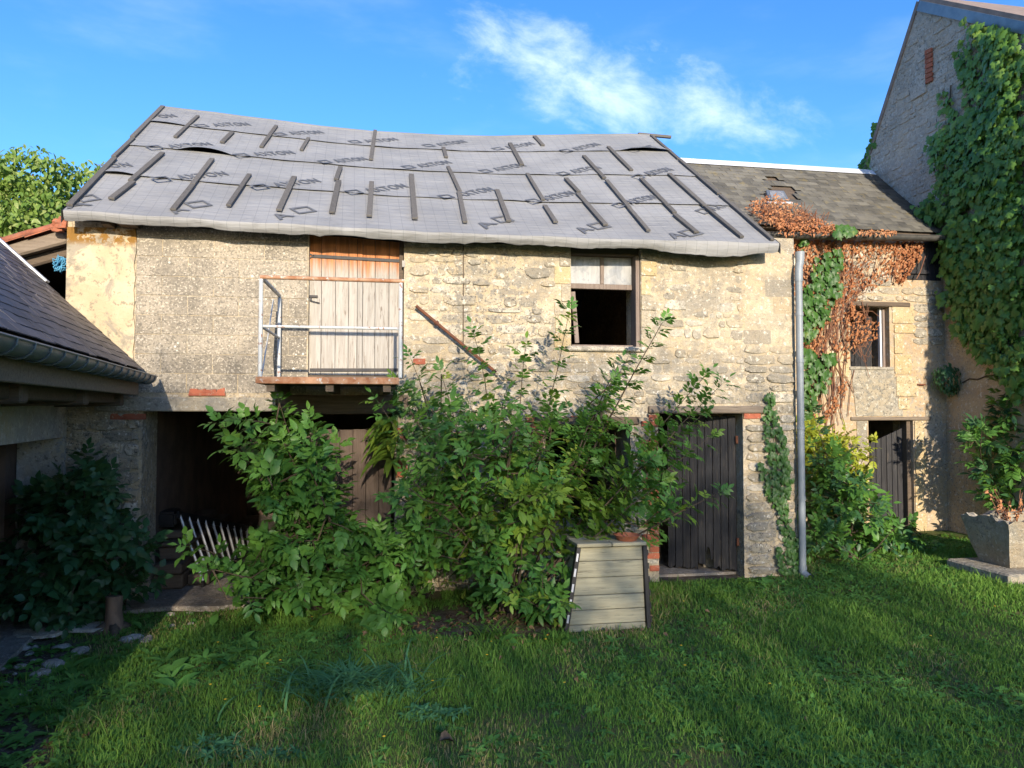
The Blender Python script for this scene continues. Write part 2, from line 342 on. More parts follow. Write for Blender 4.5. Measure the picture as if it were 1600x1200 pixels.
class MB:
    def __init__(s): s.v = []; s.f = []; s.uv = None
    def add(s, vs, fs):
        o = len(s.v); s.v += [tuple(v) for v in vs]; s.f += [tuple(i + o for i in f) for f in fs]; return s
    def hexa(s, p):      # 8 corners: bottom 4 ccw, top 4 ccw
        return s.add(p, [(3, 2, 1, 0), (4, 5, 6, 7), (0, 1, 5, 4), (1, 2, 6, 5), (2, 3, 7, 6), (3, 0, 4, 7)])
    def box(s, x0, x1, y0, y1, z0, z1):
        return s.hexa([(x0, y0, z0), (x1, y0, z0), (x1, y1, z0), (x0, y1, z0), (x0, y0, z1), (x1, y0, z1), (x1, y1, z1), (x0, y1, z1)])
    def bar(s, a, b, wd, th, up=(0, 0, 1)):    # rectangular bar from a to b; wd across, th along up
        a = Vector(a); b = Vector(b); d = (b - a).normalized(); u = Vector(up); x = d.cross(u).normalized(); u = x.cross(d).normalized()
        x *= wd / 2; u *= th / 2
        return s.hexa([a - x - u, a + x - u, b + x - u, b - x - u, a - x + u, a + x + u, b + x + u, b - x + u])
    def tube(s, pts, rad, n=8, cap=True):
        pts = [Vector(p) for p in pts]; k = len(pts); o = len(s.v)
        if isinstance(rad, (int, float)): rad = [rad] * k
        t0 = (pts[1] - pts[0]).normalized(); ref = Vector((0, 0, 1)) if abs(t0.z) < .9 else Vector((1, 0, 0))
        for i, p in enumerate(pts):
            t = (pts[min(i + 1, k - 1)] - pts[max(i - 1, 0)]).normalized()
            x = t.cross(ref)
            if x.length < 1e-4: x = t.orthogonal()
            x.normalize(); y = x.cross(t); ref = y if abs(y.dot(t)) < .9 else ref
            for j in range(n):
                a = 2 * math.pi * j / n; s.v.append(tuple(p + (x * math.cos(a) + y * math.sin(a)) * rad[i]))
        for i in range(k - 1):
            for j in range(n):
                a = o + i * n + j; b = o + i * n + (j + 1) % n; s.f.append((a, b, b + n, a + n))
        if cap:
            s.f.append(tuple(o + j for j in range(n))[::-1]); s.f.append(tuple(o + (k - 1) * n + j for j in range(n)))
        return s
    def prism(s, poly, axis_vec):
        n = len(poly); a = Vector(axis_vec)
        vs = [Vector(p) for p in poly] + [Vector(p) + a for p in poly]
        return s.add(vs, [tuple(range(n))[::-1], tuple(range(n, 2 * n))] + [(i, (i + 1) % n, (i + 1) % n + n, i + n) for i in range(n)])
    def mesh(s, name, mat, smooth=False, bevel=0, seg=1):
        me = bpy.data.meshes.new(name)
        me.from_pydata(s.v, [], s.f)
        if bevel or True:
            bm = bmesh.new(); bm.from_mesh(me); bmesh.ops.recalc_face_normals(bm, faces=bm.faces)
            if bevel: bmesh.ops.bevel(bm, geom=[e for e in bm.edges if e.is_manifold and e.calc_face_angle(0) > .5], offset=bevel, segments=seg, affect='EDGES', clamp_overlap=True)
            bm.to_mesh(me); bm.free()
        if smooth:
            me.polygons.foreach_set('use_smooth', [True] * len(me.polygons))
        me.materials.append(M[mat] if isinstance(mat, str) else mat); return me
    def build(s, name, mat, parent=None, smooth=False, bevel=0, kind=None, seg=1):
        o = link(bpy.data.objects.new(name, s.mesh(name, mat, smooth, bevel, seg)), parent)
        if kind: o['kind'] = kind
        return o

def smooth_angle(o, ang=40):
    me = o.data; me.polygons.foreach_set('use_smooth', [True] * len(me.polygons))
    if hasattr(me, 'set_sharp_from_angle'): me.set_sharp_from_angle(angle=R(ang))
    return o

def scatter(variants, mats, which, tints=None):
    """join copies of small meshes: variants = [(verts Nx3, faces list)], mats = list of 4x4 -> (verts, loops, starts, totals, tint)"""
    V = []; Lp = []; T = []; TI = []; off = 0
    mats = np.asarray([np.array(m) for m in mats]); which = np.asarray(which)
    tints = np.asarray(tints) if tints is not None else rng.random(len(mats))
    for k, (vv, ff) in enumerate(variants):
        idx = np.where(which == k)[0]
        if not len(idx): continue
        vv = np.asarray(vv, float); A = mats[idx]
        P = np.einsum('nij,vj->nvi', A[:, :3, :3], vv) + A[:, None, :3, 3]
        fl = np.concatenate([np.array(f) for f in ff]); tot = np.array([len(f) for f in ff])
        V.append(P.reshape(-1, 3)); Lp.append((fl[None, :] + (off + np.arange(len(idx)) * len(vv))[:, None]).ravel())
        T.append(np.tile(tot, len(idx)))
        TI.append(np.clip(np.repeat(tints[idx], len(vv)) + np.tile(rng.normal(0, .06, len(vv)), len(idx)), 0, 1)); off += len(idx) * len(vv)
    V = np.concatenate(V); Lp = np.concatenate(Lp); T = np.concatenate(T); S = np.concatenate([[0], np.cumsum(T)[:-1]])
    return V, Lp, S, T, np.concatenate(TI)

def in_poly(x, y, poly):
    r = False; j = len(poly) - 1
    for i in range(len(poly)):
        xi, yi = poly[i]; xj, yj = poly[j]
        if (yi > y) != (yj > y) and x < (xj - xi) * (y - yi) / (yj - yi) + xi: r = not r
        j = i
    return r
def sample_poly(poly, n):
    xs = [p[0] for p in poly]; ys = [p[1] for p in poly]; out = []
    while len(out) < n:
        x = random.uniform(min(xs), max(xs)); y = random.uniform(min(ys), max(ys))
        if in_poly(x, y, poly): out.append((x, y))
    return out
def frame(p, d, n, scale=1.0):
    d = Vector(d).normalized(); n = Vector(n); x = d.cross(n)
    if x.length < 1e-4: x = d.orthogonal()
    x.normalize(); n = x.cross(d)
    m = Matrix((x, d, n)).transposed().to_4x4(); m = Matrix.Translation(Vector(p)) @ m @ Matrix.Scale(scale, 4)
    return m

# ------------------------------------------------------------------ the ground
def smooth01(t): t = np.clip(t, 0, 1); return t * t * (3 - 2 * t)
def zg(x, y):
    x = np.asarray(x, float); y = np.asarray(y, float)
    near = smooth01((12 - np.abs(x)) / 4) * smooth01((12 - np.abs(y + 3)) / 4)
    return near * (.11 * smooth01((x - 4) / 3.5) * smooth01((y + 4) / 4) + .018 * np.sin(x * 1.7 + y * .6) * np.sin(y * 1.3 + 1) * (y < .0) * smooth01(-y) + .012 * np.sin(x * 4.1 + y * 3.3) * smooth01(-y))
def soilness(x, y):
    """bare soil: round the shrub bases, the path at the left, inside the barn"""
    x = np.asarray(x, float); y = np.asarray(y, float)
    n = .35 * np.sin(x * 3.1 + 1.3 * np.sin(y * 2.3)) * np.sin(y * 3.7 + x)
    a = 1.1 - (((x - 1.15) / 1.0) ** 2 + ((y + 1.15) / .62) ** 2) * .8 + n * .6
    b = smooth01((-2.35 - .3 * (y + 1.2) - x + n) / .5) * smooth01((y + 5.2) / .9)
    c = smooth01((y + np.where(x < .62, .38, .06)) / .06) * (x < 4.8)
    d = .55 - (((x - 7.6) / .9) ** 2 + ((y - .9) / .7) ** 2)
    return np.clip(np.maximum.reduce([smooth01(a * 1.6), b, c, smooth01(d)]), 0, 1)
def make_ground():
    def axis(lo, hi, step, far): return np.concatenate([np.array([-far, -far / 2, -far / 4]) + lo * 0, np.arange(lo, hi + step / 2, step), np.array([far / 4, far / 2, far])])
    xs = axis(-12, 13, .16, 120); ys = axis(-14, 12, .16, 120)
    X, Y = np.meshgrid(xs, ys); Z = zg(X, Y)
    V = np.stack([X, Y, Z], -1).reshape(-1, 3); nx = len(xs); ny = len(ys)
    i, j = np.meshgrid(np.arange(nx - 1), np.arange(ny - 1)); a = (j * nx + i).ravel()
    Lp = np.stack([a, a + 1, a + nx + 1, a + nx], 1).ravel(); k = len(a)
    me = np_mesh('ground', V, Lp, np.arange(k) * 4, np.full(k, 4), 'ground', True, {'soil': soilness(X, Y).ravel()})
    o = link(bpy.data.objects.new('ground', me)); o['kind'] = 'structure'
make_ground()

# ------------------------------------------------------------------ stones
def stone_variant(seed, n=9):
    r = random.Random(seed); out = []
    for k in range(n):
        a = 2 * math.pi * (k + r.uniform(-.22, .22)) / n; c, s_ = math.cos(a), math.sin(a)
        q = (abs(c) ** 7 + abs(s_) ** 7) ** (-1 / 7) * r.uniform(.86, 1.03); out.append((c * q * .5, s_ * q * .5))
    vs = [(x, 0, z) for x, z in out] + [(x * r.uniform(.95, .99), -.7, z * r.uniform(.93, .98)) for x, z in out] + [(x * .88, -1 * r.uniform(.7, 1.15), z * .82) for x, z in out] + [(r.uniform(-.15, .15), -r.uniform(.8, 1.15), r.uniform(-.15, .15))]
    fs = []
    for k in range(n):
        l = (k + 1) % n
        fs += [(k, l, n + l, n + k), (n + k, n + l, 2 * n + l, 2 * n + k), (2 * n + k, 2 * n + l, 3 * n)]
    return vs, fs
SV = [stone_variant(100 + i) for i in range(18)]
def stone_meshes(mat, name='stone'):
    res = []
    for v, f in SV:
        mb = MB(); mb.add(v, f); res.append(mb.mesh(name, mat, False))
    return res
def block_mesh(name, mat, bev=.06):
    mb = MB(); mb.box(-.5, .5, -1, 0, -.5, .5); return mb.mesh(name, mat, False, bev)

def lay_stones(rects, skip, course=(.07, .16), length=(.10, .42), gap=.009):
    """courses of rubble over (x0,x1,z0,z1) rectangles; skip(x0,x1,z0,z1) -> True where no stone goes"""
    res = []
    for (x0, x1, z0, z1) in rects:
        z = z0
        while z < z1 - .04:
            h = min(random.uniform(*course), z1 - z); x = x0 + random.uniform(-.02, .03)
            while x < x1 - .06:
                l = min(random.uniform(*length) * random.choice((.7, 1, 1)), x1 - x)
                if x1 - (x + l) < .08: l = x1 - x
                dz = random.uniform(-.012, .012)
                if not skip(x + .02, x + l - .02, z + .02, z + h - .02):
                    hh = h * random.choice((1, 1, 1, .82)); res.append((x + l / 2, z + h / 2 + dz, l - gap, hh - gap))
                x += l
            z += h
    return res

# ------------------------------------------------------------------ stone barn
XL, XR = fx(104, 0, 450), fx(1243, 0, 600)
barn = thing('stone_barn', 'long stone barn roofed with grey underlay sheeting, hay door and balcony above the open bay', 'barn', (0, 0, 0))
BD = 6.4                                                   # depth of the barn
RIDGE_Y = 3.4
E_L, E_R = at_y(99, 331, -.3), at_y(1217, 382, -.3)
R_L, R_R = at_y(250, 169, RIDGE_Y), at_y(1021, 214, RIDGE_Y)
LEN = (E_R - E_L).length; SLOPE = ((R_L - E_L).length + (R_R - E_R).length) / 2
def roof_pt(s, t):
    a = E_L.lerp(E_R, s); b = R_L.lerp(R_R, s); p = a.lerp(b, t)
    p.z -= .20 * math.sin(math.pi * min(max(s * 1.04, 0), 1)) ** 1.3 * t + .05 * math.sin(math.pi * s) * (1 - t)
    p.z += .003 * math.sin(s * 23 + t * 3) + .003 * math.sin(s * 51 + t * 9)
    return p
def roof_n(s, t):
    e = 1e-3; a = roof_pt(s + e, t) - roof_pt(s - e, t); b = roof_pt(s, t + e) - roof_pt(s, t - e); return a.cross(b).normalized()
def roof_st(px, py):
    s, t = .5, .5
    for _ in range(14):
        x, y = proj(roof_pt(s, t)); e = 1e-3
        xs, ys = proj(roof_pt(s + e, t)); xt, yt = proj(roof_pt(s, t + e))
        a, b, c, d = (xs - x) / e, (xt - x) / e, (ys - y) / e, (yt - y) / e; det = a * d - b * c
        dx, dy = px - x, py - y; s += (d * dx - b * dy) / det; t += (-c * dx + a * dy) / det
        s = min(max(s, -.1), 1.1); t = min(max(t, -.1), 1.1)
    return s, t

op = {  # openings in the front: x0, x1, z0, z1
    'hay': (fx(482, 0, 480), fx(631, 0, 480), fz(550, 590), fz(550, 352)),
    'window': (fx(892, 0, 460), fx(1001, 0, 460), fz(945, 541), fz(945, 372)),
    'bay': (fx(222, 0, 700), fx(617, 0, 700), -.5, fz(300, 643)),
    'hatch': (fx(852, 0, 700), fx(985, 0, 700), fz(900, 820), fz(900, 664)),
    'door': (fx(1029, 0, 780), fx(1162, 0, 780), -.5, fz(1090, 646)),
}
WT = .5
def front_wall():
    xs = sorted({XL, XR, *[v for o in op.values() for v in o[:2]]}); ztop = 3.55
    zs = sorted({-.4, ztop, *[min(v, ztop) for o in op.values() for v in o[2:] if v > -.4]})
    mb = MB()
    def solid(i, j):
        if not (0 <= i < len(xs) - 1 and 0 <= j < len(zs) - 1): return False
        cx, cz = (xs[i] + xs[i + 1]) / 2, (zs[j] + zs[j + 1]) / 2
        return not any(o[0] < cx < o[1] and o[2] < cz < o[3] for o in op.values())
    def topz(x, z): return eave_z(x) if z >= ztop - 1e-6 else z
    def eave_z(x):
        s = (x - E_L.x) / (E_R.x - E_L.x); return roof_pt(min(max(s, 0), 1), .07).z - .03
    for i in range(len(xs) - 1):
        for j in range(len(zs) - 1):
            if not solid(i, j): continue
            x0, x1, z0, z1 = xs[i], xs[i + 1], zs[j], zs[j + 1]
            a, b, c, d = (x0, z0), (x1, z0), (x1, topz(x1, z1)), (x0, topz(x0, z1))
            q = [(x, 0, z) for x, z in (a, b, c, d)] + [(x, WT, z) for x, z in (a, b, c, d)]
            fs = [(0, 1, 2, 3), (7, 6, 5, 4)]
            if not solid(i - 1, j): fs.append((0, 3, 7, 4))
            if not solid(i + 1, j): fs.append((1, 5, 6, 2))
            if not solid(i, j - 1): fs.append((0, 4, 5, 1))
            if not solid(i, j + 1): fs.append((3, 2, 6, 7))
            mb.add(q, fs)
    me_o = mb.build('wall', 'mortar', barn)
    return me_o
wall = front_wall()
# gable ends, back wall, partitions and upper floor: real walls, mostly in the dark
def gable(x0, x1):
    rz_ = (R_L if x0 < 0 else R_R).z - .055; e_ = E_L if x0 < 0 else E_R
    zw = e_.z + (rz_ - e_.z) * (WT + .3) / (RIDGE_Y + .3) - .04
    poly = [(x0, WT + .002, -.4), (x0, BD, -.4), (x0, BD, 3.74), (x0, RIDGE_Y, rz_), (x0, WT + .002, zw)]
    MB().prism(poly, (x1 - x0, 0, 0)).build('gable_wall', 'mortar', barn)
gable(XL, op['bay'][0] - .03); gable(XR - .95, XR - .5)
MB().box(XR - .499, XR, WT + .002, BD, -.4, 3.5).build('gable_wall', 'mortar', barn)
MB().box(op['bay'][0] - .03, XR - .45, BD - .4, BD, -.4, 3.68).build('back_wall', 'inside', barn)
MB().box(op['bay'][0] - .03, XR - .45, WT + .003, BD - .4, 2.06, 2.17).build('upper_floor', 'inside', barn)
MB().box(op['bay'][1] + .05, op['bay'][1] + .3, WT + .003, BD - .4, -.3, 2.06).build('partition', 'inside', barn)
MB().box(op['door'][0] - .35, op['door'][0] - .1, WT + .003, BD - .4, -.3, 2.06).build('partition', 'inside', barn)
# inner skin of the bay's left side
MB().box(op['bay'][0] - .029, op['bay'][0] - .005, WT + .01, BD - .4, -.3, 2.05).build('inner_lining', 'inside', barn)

# stones of the front
sm = stone_meshes('stone')
wx = op['window']; dx_ = op['door']; ht = op['hatch']; hy = op['hay']; by = op['bay']
QX = fx(1164, 0, 600)
jam = .17
def skip_front(a, b, c, d):
    for k, o in op.items():
        pad = jam if k in ('window',) else (.16 if k == 'door' else .02)
        if k == 'door':
            if b > o[0] - .18 and a < o[1] + .02 and d > o[2] and c < o[3] + .11: return True
        elif k == 'window':
            if b > o[0] - jam and a < o[1] + jam and d > o[2] - .07 and c < o[3]: return True
        elif b > o[0] - pad and a < o[1] + pad and d > o[2] and c < o[3] + (.1 if k == 'hatch' else .02): return True
    return False
rects = [(fx(636, 0, 500), QX - .01, 2.0, fz(800, 376)), (by[1] + .02, QX - .01, .02, 2.0)]
cand = lay_stones(rects, skip_front)
def top_ok(x, z): s = (x - E_L.x) / LEN; return z < roof_pt(min(max(s, 0), 1), .05).z - .12
cand = [c for c in cand if top_ok(c[0], c[1] + c[3] / 2)]
# leave gaps where the old pointing covers the stones
cov = []
for c in cand:
    v = mnoise.noise(Vector((c[0] * 1.3, c[1] * 1.6, 3.3)))
    if v < .22: cov.append(c)
# stones hidden behind the shrub come last
def hid(c):
    px, py = proj((c[0], 0, c[1])); return (720 < px < 990 and py > 690)
cov.sort(key=lambda c: (hid(c), -c[2] * c[3]))
def stone_mtx(c, y=0.004, th=None): return Matrix.Translation((c[0], y, c[1])) @ Matrix.Rotation(random.uniform(-.05, .05), 4, 'Y') @ Matrix.Diagonal((c[2], th or random.choice((.005, .010, .014, .018, .026)), c[3], 1))
for c in cov[:255]: inst('stone', random.choice(sm), stone_mtx(c), barn)
if cov[255:]:
    rest = cov[255:]; V, Lp, S, T, ti = scatter(SV, [stone_mtx(c) for c in rest], [random.randrange(18) for _ in rest])
    o = link(bpy.data.objects.new('stone', np_mesh('stone', V, Lp, S, T, 'stone')), barn); o['kind'] = 'stuff'
# quoins at the right corner and the dressed jambs of the window
qm = [block_mesh('quoin', 'stone', .05) for _ in range(1)][0]; qy = block_mesh('quoin', 'quoin_yellow', .05)
z = .03; k = 0; low = True
while z < 3.62:
    h = random.uniform(.09, .135) if z < 2.6 else random.uniform(.14, .24)
    xa, xb = QX + random.uniform(-.02, .03), XR - .004
    cuts = [xa, xa + (xb - xa) * random.uniform(.38, .66), xb] if (k % 3 or h < .14) else [xa, xb]
    for a, b in zip(cuts[:-1], cuts[1:]):
        if a < dx_[1] + .03 and z < dx_[3] - .02 and False: continue
        if z < 2.6: inst('quoin', random.choice(sm), stone_mtx(((a + b) / 2, z + h / 2, b - a - .012, h - .016), 0.004, random.uniform(.012, .04)), barn)
        else: inst('quoin', qm, Matrix.Translation(((a + b) / 2, .01, z + h / 2)) @ Matrix.Rotation(random.uniform(-.02, .02), 4, 'Y') @ Matrix.Diagonal((b - a - .004, random.choice((.004, .008, .012)), h - .004, 1)), barn)
    z += h; k += 1
def jambs(xa, xb, z0, z1, y=.01, mix=True):
    z = z0
    while z < z1 - .05:
        h = min(random.uniform(.15, .24), z1 - z); e = random.uniform(-.05, .06)
        l, r = (xa + e, xb) if xb <= wx[0] + .01 else (xa, xb + e)
        inst('jamb_stone', qy if random.random() < .35 else qm, Matrix.Translation(((l + r) / 2, y, z + h / 2)) @ Matrix.Diagonal((r - l - .006, random.uniform(.022, .034), h - .007, 1)), barn)
        z += h
jambs(wx[0] - .17, wx[0] - .003, wx[2] - .02, fz(885, 378)); jambs(wx[1] + .003, wx[1] + .16, wx[2] - .02, fz(1020, 385))
# old render patch at the left end, concrete blocks beside it
xb0 = fx(211, 0, 480)
def patch():
    mb = MB(); n = 14; pts = [(XL + .002, z) for z in np.linspace(2.15, 3.78, n)]
    right = [(xb0 + random.uniform(-.015, .012), z) for z in np.linspace(3.80, 2.15, n)]
    poly = [(x, -.022, z) for x, z in pts + right]
    mb.prism(poly, (0, .021, 0)); mb.build('render_patch', 'lichen_render', barn)
patch()
bm_ = block_mesh('concrete_block', 'block', .02)
z = fz(330, 616) + .01; row = 0
while z < 3.78:
    h = .2; x = xb0 + .004; first = True
    while x < hy[0] - .06:
        l = .5 if not (first and row % 2) else .25; first = False
        l = min(l, hy[0] - .012 - x)
        if hy[0] - .012 - (x + l) < .1: l = hy[0] - .012 - x
        s_ = (x + l / 2 - E_L.x) / LEN; top = min(z + h, roof_pt(s_, .08).z - .05)
        if top - z > .04:
            hh = top - z; inst('concrete_block', bm_, Matrix.Translation((x + l / 2, .006 + random.uniform(-.002, .002), z + hh / 2)) @ Matrix.Diagonal((l - .008, .012, hh - .008, 1)), barn)
        x += l
    z += h; row += 1
# fine vertical crack in the wall, drawn as a thin dark strip
MB().box(fx(723, 0, 450), fx(724.6, 0, 450), -.018, -.001, fz(724, 545), fz(724, 372)).build('seam_crack', 'beam', barn)
# lintels
lz = (fz(300, 643) + .002, fz(300, 621))
MB().box(fx(150, 0, 630), fx(432, 0, 630), -.055, -.001, *lz).build('concrete_lintel', 'cement', barn, bevel=.008)
MB().box(fx(432, 0, 630) + .004, by[1] + .14, -.03, -.001, lz[0] - .03, lz[1] + .03).build('timber_lintel', 'beam', barn, bevel=.012)
MB().box(fx(1012, 0, 635), fx(1191, 0, 635), -.05, .2, dx_[3] + .002, dx_[3] + .085).build('timber_lintel', 'grey_beam', barn, bevel=.012)
MB().box(ht[0] - .12, ht[1] + .1, -.04, .2, ht[3] + .002, ht[3] + .09).build('timber_lintel', 'beam', barn, bevel=.012)
MB().box(wx[0] + .003, wx[1] - .003, .05, .3, fz(945, 397), wx[3] + .06).build('timber_lintel', 'beam', barn, bevel=.008)
MB().box(wx[0] - .06, wx[1] + .05, -.05, .25, wx[2] - .06, wx[2] - .004).build('window_sill', 'stone', barn, bevel=.014)
# bricks
bk = block_mesh('brick', 'brick', .07)
def brick(x, z, l=.2, h=.06, y=.006, th=.03): inst('brick', bk, Matrix.Translation((x, y + random.uniform(-.004, .006), z)) @ Matrix.Rotation(random.uniform(-.02, .02), 4, 'Y') @ Matrix.Diagonal((l, th, h, 1)), barn)
z = .12; k = 0
while z < dx_[3] - .06:
    l = (.11, .17, .2)[k % 3]
    if random.random() < .72: brick(dx_[0] - l / 2 - .003, z + .035, l, .062)
    else: inst('stone', random.choice(sm), stone_mtx((dx_[0] - .085, z + .035, .15, .06), .004, .025), barn)
    z += .071; k += 1
brick(dx_[1] + .11, dx_[3] - .03, .21, .065)
for px, py, l in ((627, 673, .13), (628, 686, .1), (626, 722, .12), (627, 732, .13), (625, 741, .09), (626, 865, .14), (627, 877, .12), (626, 889, .15), (625, 900, .12), (640, 950, .16), (835, 655, .2), (832, 667, .16), (836, 679, .19), (834, 691, .17), (905, 654, .2), (655, 565, .13), (675, 944, .2)):
    P = at_y(px, py, 0); brick(P.x, P.z, l, .062)
P = at_y(714, 685, 0); brick(P.x, P.z, .085, .13, -.01, .09)
for px, l in ((190, .2), (212, .2)):
    P = at_y(px, 651, 0); brick(P.x, P.z, l, .06)
for i, (px, l) in enumerate(((303, .1), (313, .13), (328, .15), (345, .1))):
    P = at_y(px, 613, 0); mb = MB(); mb.hexa([(P.x - l / 2, -.03, P.z - .035), (P.x + l / 2, -.03, P.z - .035), (P.x + l / 2, 0.01, P.z - .035), (P.x - l / 2, .01, P.z - .035), (P.x - l / 2 + .02, -.028, P.z + random.uniform(.0, .05)), (P.x + l / 2 - .01, -.028, P.z + random.uniform(.0, .05)), (P.x + l / 2 - .01, .01, P.z + .04), (P.x - l / 2 + .02, .01, P.z + .04)])
    mb.build('brick', 'brick', barn)
# left pillar: stones below the render (in shade)
pil = lay_stones([(XL + .02, by[0] - .02, .02, 2.0)], lambda *a: False, (.1, .17), (.16, .4))
for c in pil:
    if mnoise.noise(Vector((c[0] * 2, c[1] * 1.6, 8))) < .12: inst('stone', random.choice(sm), stone_mtx(c, .004, random.uniform(.012, .035)), barn)
px_p = MB(); px_p.prism([(x, -.012, z) for x, z in ((by[0] - .42, 1.30), (by[0] - .25, 1.22), (by[0] - .12, 1.3), (by[0] - .06, 1.5), (by[0] - .08, 1.72), (by[0] - .3, 1.74), (by[0] - .44, 1.6))], (0, .011, 0)); px_p.build('cement_patch', 'cement', barn)

# hay door
hd = bpy.data.objects.new('hay_door', None); link(hd, barn)
zb, yD = hy[2] + .03, .10
bx = [(v / 4 + 380) for v in (413, 488, 576, 658, 712, 746, 824, 911, 990)]
ztl, ztr = fz(485, 364, yD), fz(628, 379, yD)
for a, b in zip(bx[:-1], bx[1:]):
    x0, x1 = fx(a, yD, 480) + .002, fx(b, yD, 480) - .002
    f = lambda x: ztl + (ztr - ztl) * (x - fx(bx[0], yD, 480)) / (fx(bx[-1], yD, 480) - fx(bx[0], yD, 480))
    y0 = yD + random.uniform(-.003, .004)
    MB().hexa([(x0, y0, zb), (x1, y0, zb), (x1, y0 + .03, zb), (x0, y0 + .03, zb), (x0, y0, f(x0)), (x1, y0, f(x1)), (x1, y0 + .03, f(x1)), (x0, y0 + .03, f(x0))]).build('plank', 'loft_plank', hd, bevel=.003)
def strap(pa, pb, y, wd, parent, fork=True, mat='iron'):
    a, b = at_y(*pa, y), at_y(*pb, y); mb = MB(); mb.bar(a, b, wd, .008, (0, 1, 0))
    if fork: mb.bar(a + Vector((.01, 0, .0)), a + Vector((-.04, 0, .025)), .014, .008, (0, 1, 0)); mb.bar(a + Vector((.01, 0, 0)), a + Vector((-.04, 0, -.025)), .014, .0076, (0, 1, 0))
    o = mb.build('strap_hinge', mat, parent)
    for i in range(7):
        p = a.lerp(b, (i + .6) / 7); MB().tube([p + Vector((0, -.004, 0)), p + Vector((0, -.010, 0))], .008, 7).build('rivet', 'rust', o) if parent is barn else None
strap((489, 400), (630, 408), yD - .009, .034, hd); strap((484, 578), (629, 578), yD - .009, .034, hd, False)
P = at_y(489, 463, yD - .012)
mb = MB(); mb.box(P.x - .05, P.x + .05, P.y - .01, P.y + .004, P.z - .012, P.z + .012); mb.box(P.x - .028, P.x - .012, P.y - .016, P.y + .002, P.z - .05, P.z - .014); mb.tube([(P.x - .03, P.y - .014, P.z - .045), (P.x + .02, P.y - .014, P.z - .06), (P.x + .07, P.y - .008, P.z - .07)], .005, 6)
mb.build('latch', 'iron', hd)
MB().box(hy[1] - .05, hy[1] - .004, .06, .2, hy[2] + .002, hy[3]).build('door_post', 'beam', barn, bevel=.006)
MB().box(hy[0] + .002, hy[1] - .055, .05, .2, hy[2] + .004, hy[2] + .024).build('door_sill', 'beam', barn)
P = at_y(631, 410, .04); MB().box(P.x - .02, P.x + .012, -.012, .06, P.z - .06, P.z + .01).build('hinge_pin', 'zinc_dark', barn)

# upper window
wf = MB(); y0 = .14; zt = fz(945, 397)
xl, xr = wx[0] + .004, wx[1] - .055
MB().box(wx[1] - .05, wx[1] - .004, .02, .2, wx[2] + .002, zt - .003).build('jamb_board', 'frame_wood', barn, bevel=.004)
ztr_, zbr = fz(945, 444, y0), fz(945, 452, y0); xm = fx(941, y0, 420)
wf.box(xl, xr, y0, y0 + .06, zbr, ztr_); wf.box(xm - .022, xm + .022, y0 - .002, y0 + .05, ztr_ + .001, zt - .003)
wf.box(xl, xl + .02, y0 + .004, y0 + .05, ztr_ + .001, zt - .003)
win = wf.build('window_frame', 'frame_wood', barn, bevel=.004)
MB().box(xl + .021, xm - .023, y0 + .018, y0 + .026, ztr_ + .003, zt - .005).build('pane', 'dusty_glass', win)
MB().box(xm + .023, xr, y0 + .018, y0 + .026, ztr_ + .003, zt - .005).build('pane', 'dusty_glass', win)
a, b = at_y(895, 456, y0 - .02), at_y(900, 536, y0 - .06)
MB().bar(a, b + Vector((.01, 0, 0)), .05, .03, (0, 1, 0)).build('loose_stile', 'frame_wood', win, bevel=.003)
MB().box(xl + .03, xr - .002, y0 - .04, y0 + .05, wx[2] + .0, wx[2] + .024).build('bottom_rail', 'frame_wood', win, bevel=.004)
P = at_y(989, 466, y0); MB().tube([(P.x, y0 - .01, P.z), (P.x, y0 - .01, P.z - .09)], .007, 6).build('catch', 'white_metal', win)

# tarred ground door, swung inward on its right-hand hinges
gd = bpy.data.objects.new('plank_door', None); link(gd, barn)
hp = Vector((dx_[1] - .012, .16, 0)); ang = R(28); dd = Vector((-math.cos(ang), math.sin(ang), 0)); nn = Vector((-math.sin(ang), -math.cos(ang), 0))
wdoor = .80; npl = 9; x = 0
for i in range(npl):
    wv = wdoor / npl * (1.0 if i % 2 else 1.0); a = hp + dd * (x + .003); b = hp + dd * (x + wv - .003); x += wv
    zt_ = dx_[3] - .035; n = 4
    bot = [random.uniform(.03, .07) + (.1 * max(0, 1 - abs(i - 3.2) / 1.6) + (.12 if i == 3 else 0)) * random.uniform(.5, 1.3) for _ in range(n + 1)]
    vs = []; off = nn * random.uniform(0, .006)
    poly = [a + off + Vector((0, 0, zt_)), b + off + Vector((0, 0, zt_))] + [b.lerp(a, q / n) + off + Vector((0, 0, bot[q])) for q in range(n + 1)]
    MB().prism(poly, -nn * .032).build('plank', 'tar_plank', gd, bevel=.003)
P = hp + dd * (wdoor - .05) + nn * .03; MB().box(P.x - .045, P.x + .05, P.y - .02, P.y + .02, .98, 1.01).build('door_handle', 'iron', gd, bevel=.004)
for zz in (.35, 1.55): MB().tube([(dx_[1] - .012, .13, zz), (dx_[1] - .012, .13, zz + .09)], .016, 8).build('hinge', 'rust', gd)
# shelves standing inside the ground door
sh = thing('storage_shelf', 'brown wooden shelf unit in the dark behind the tarred plank door', 'shelf', (dx_[0] + .1, 1.1, 0))
for zz in (.25, .75, 1.2): MB().box(dx_[0] - .09, dx_[0] + .36, .95, 1.3, zz, zz + .03).build('shelf_board', 'grey_beam', sh)
for xx in (dx_[0] - .09, dx_[0] + .365): MB().box(xx, xx + .03, .95, 1.3, .03, 1.6).build('upright', 'grey_beam', sh)
MB().box(dx_[0] - .09, XR - .46, WT - .3, BD - .4, -.05, .03).build('inner_floor', 'floor', barn)

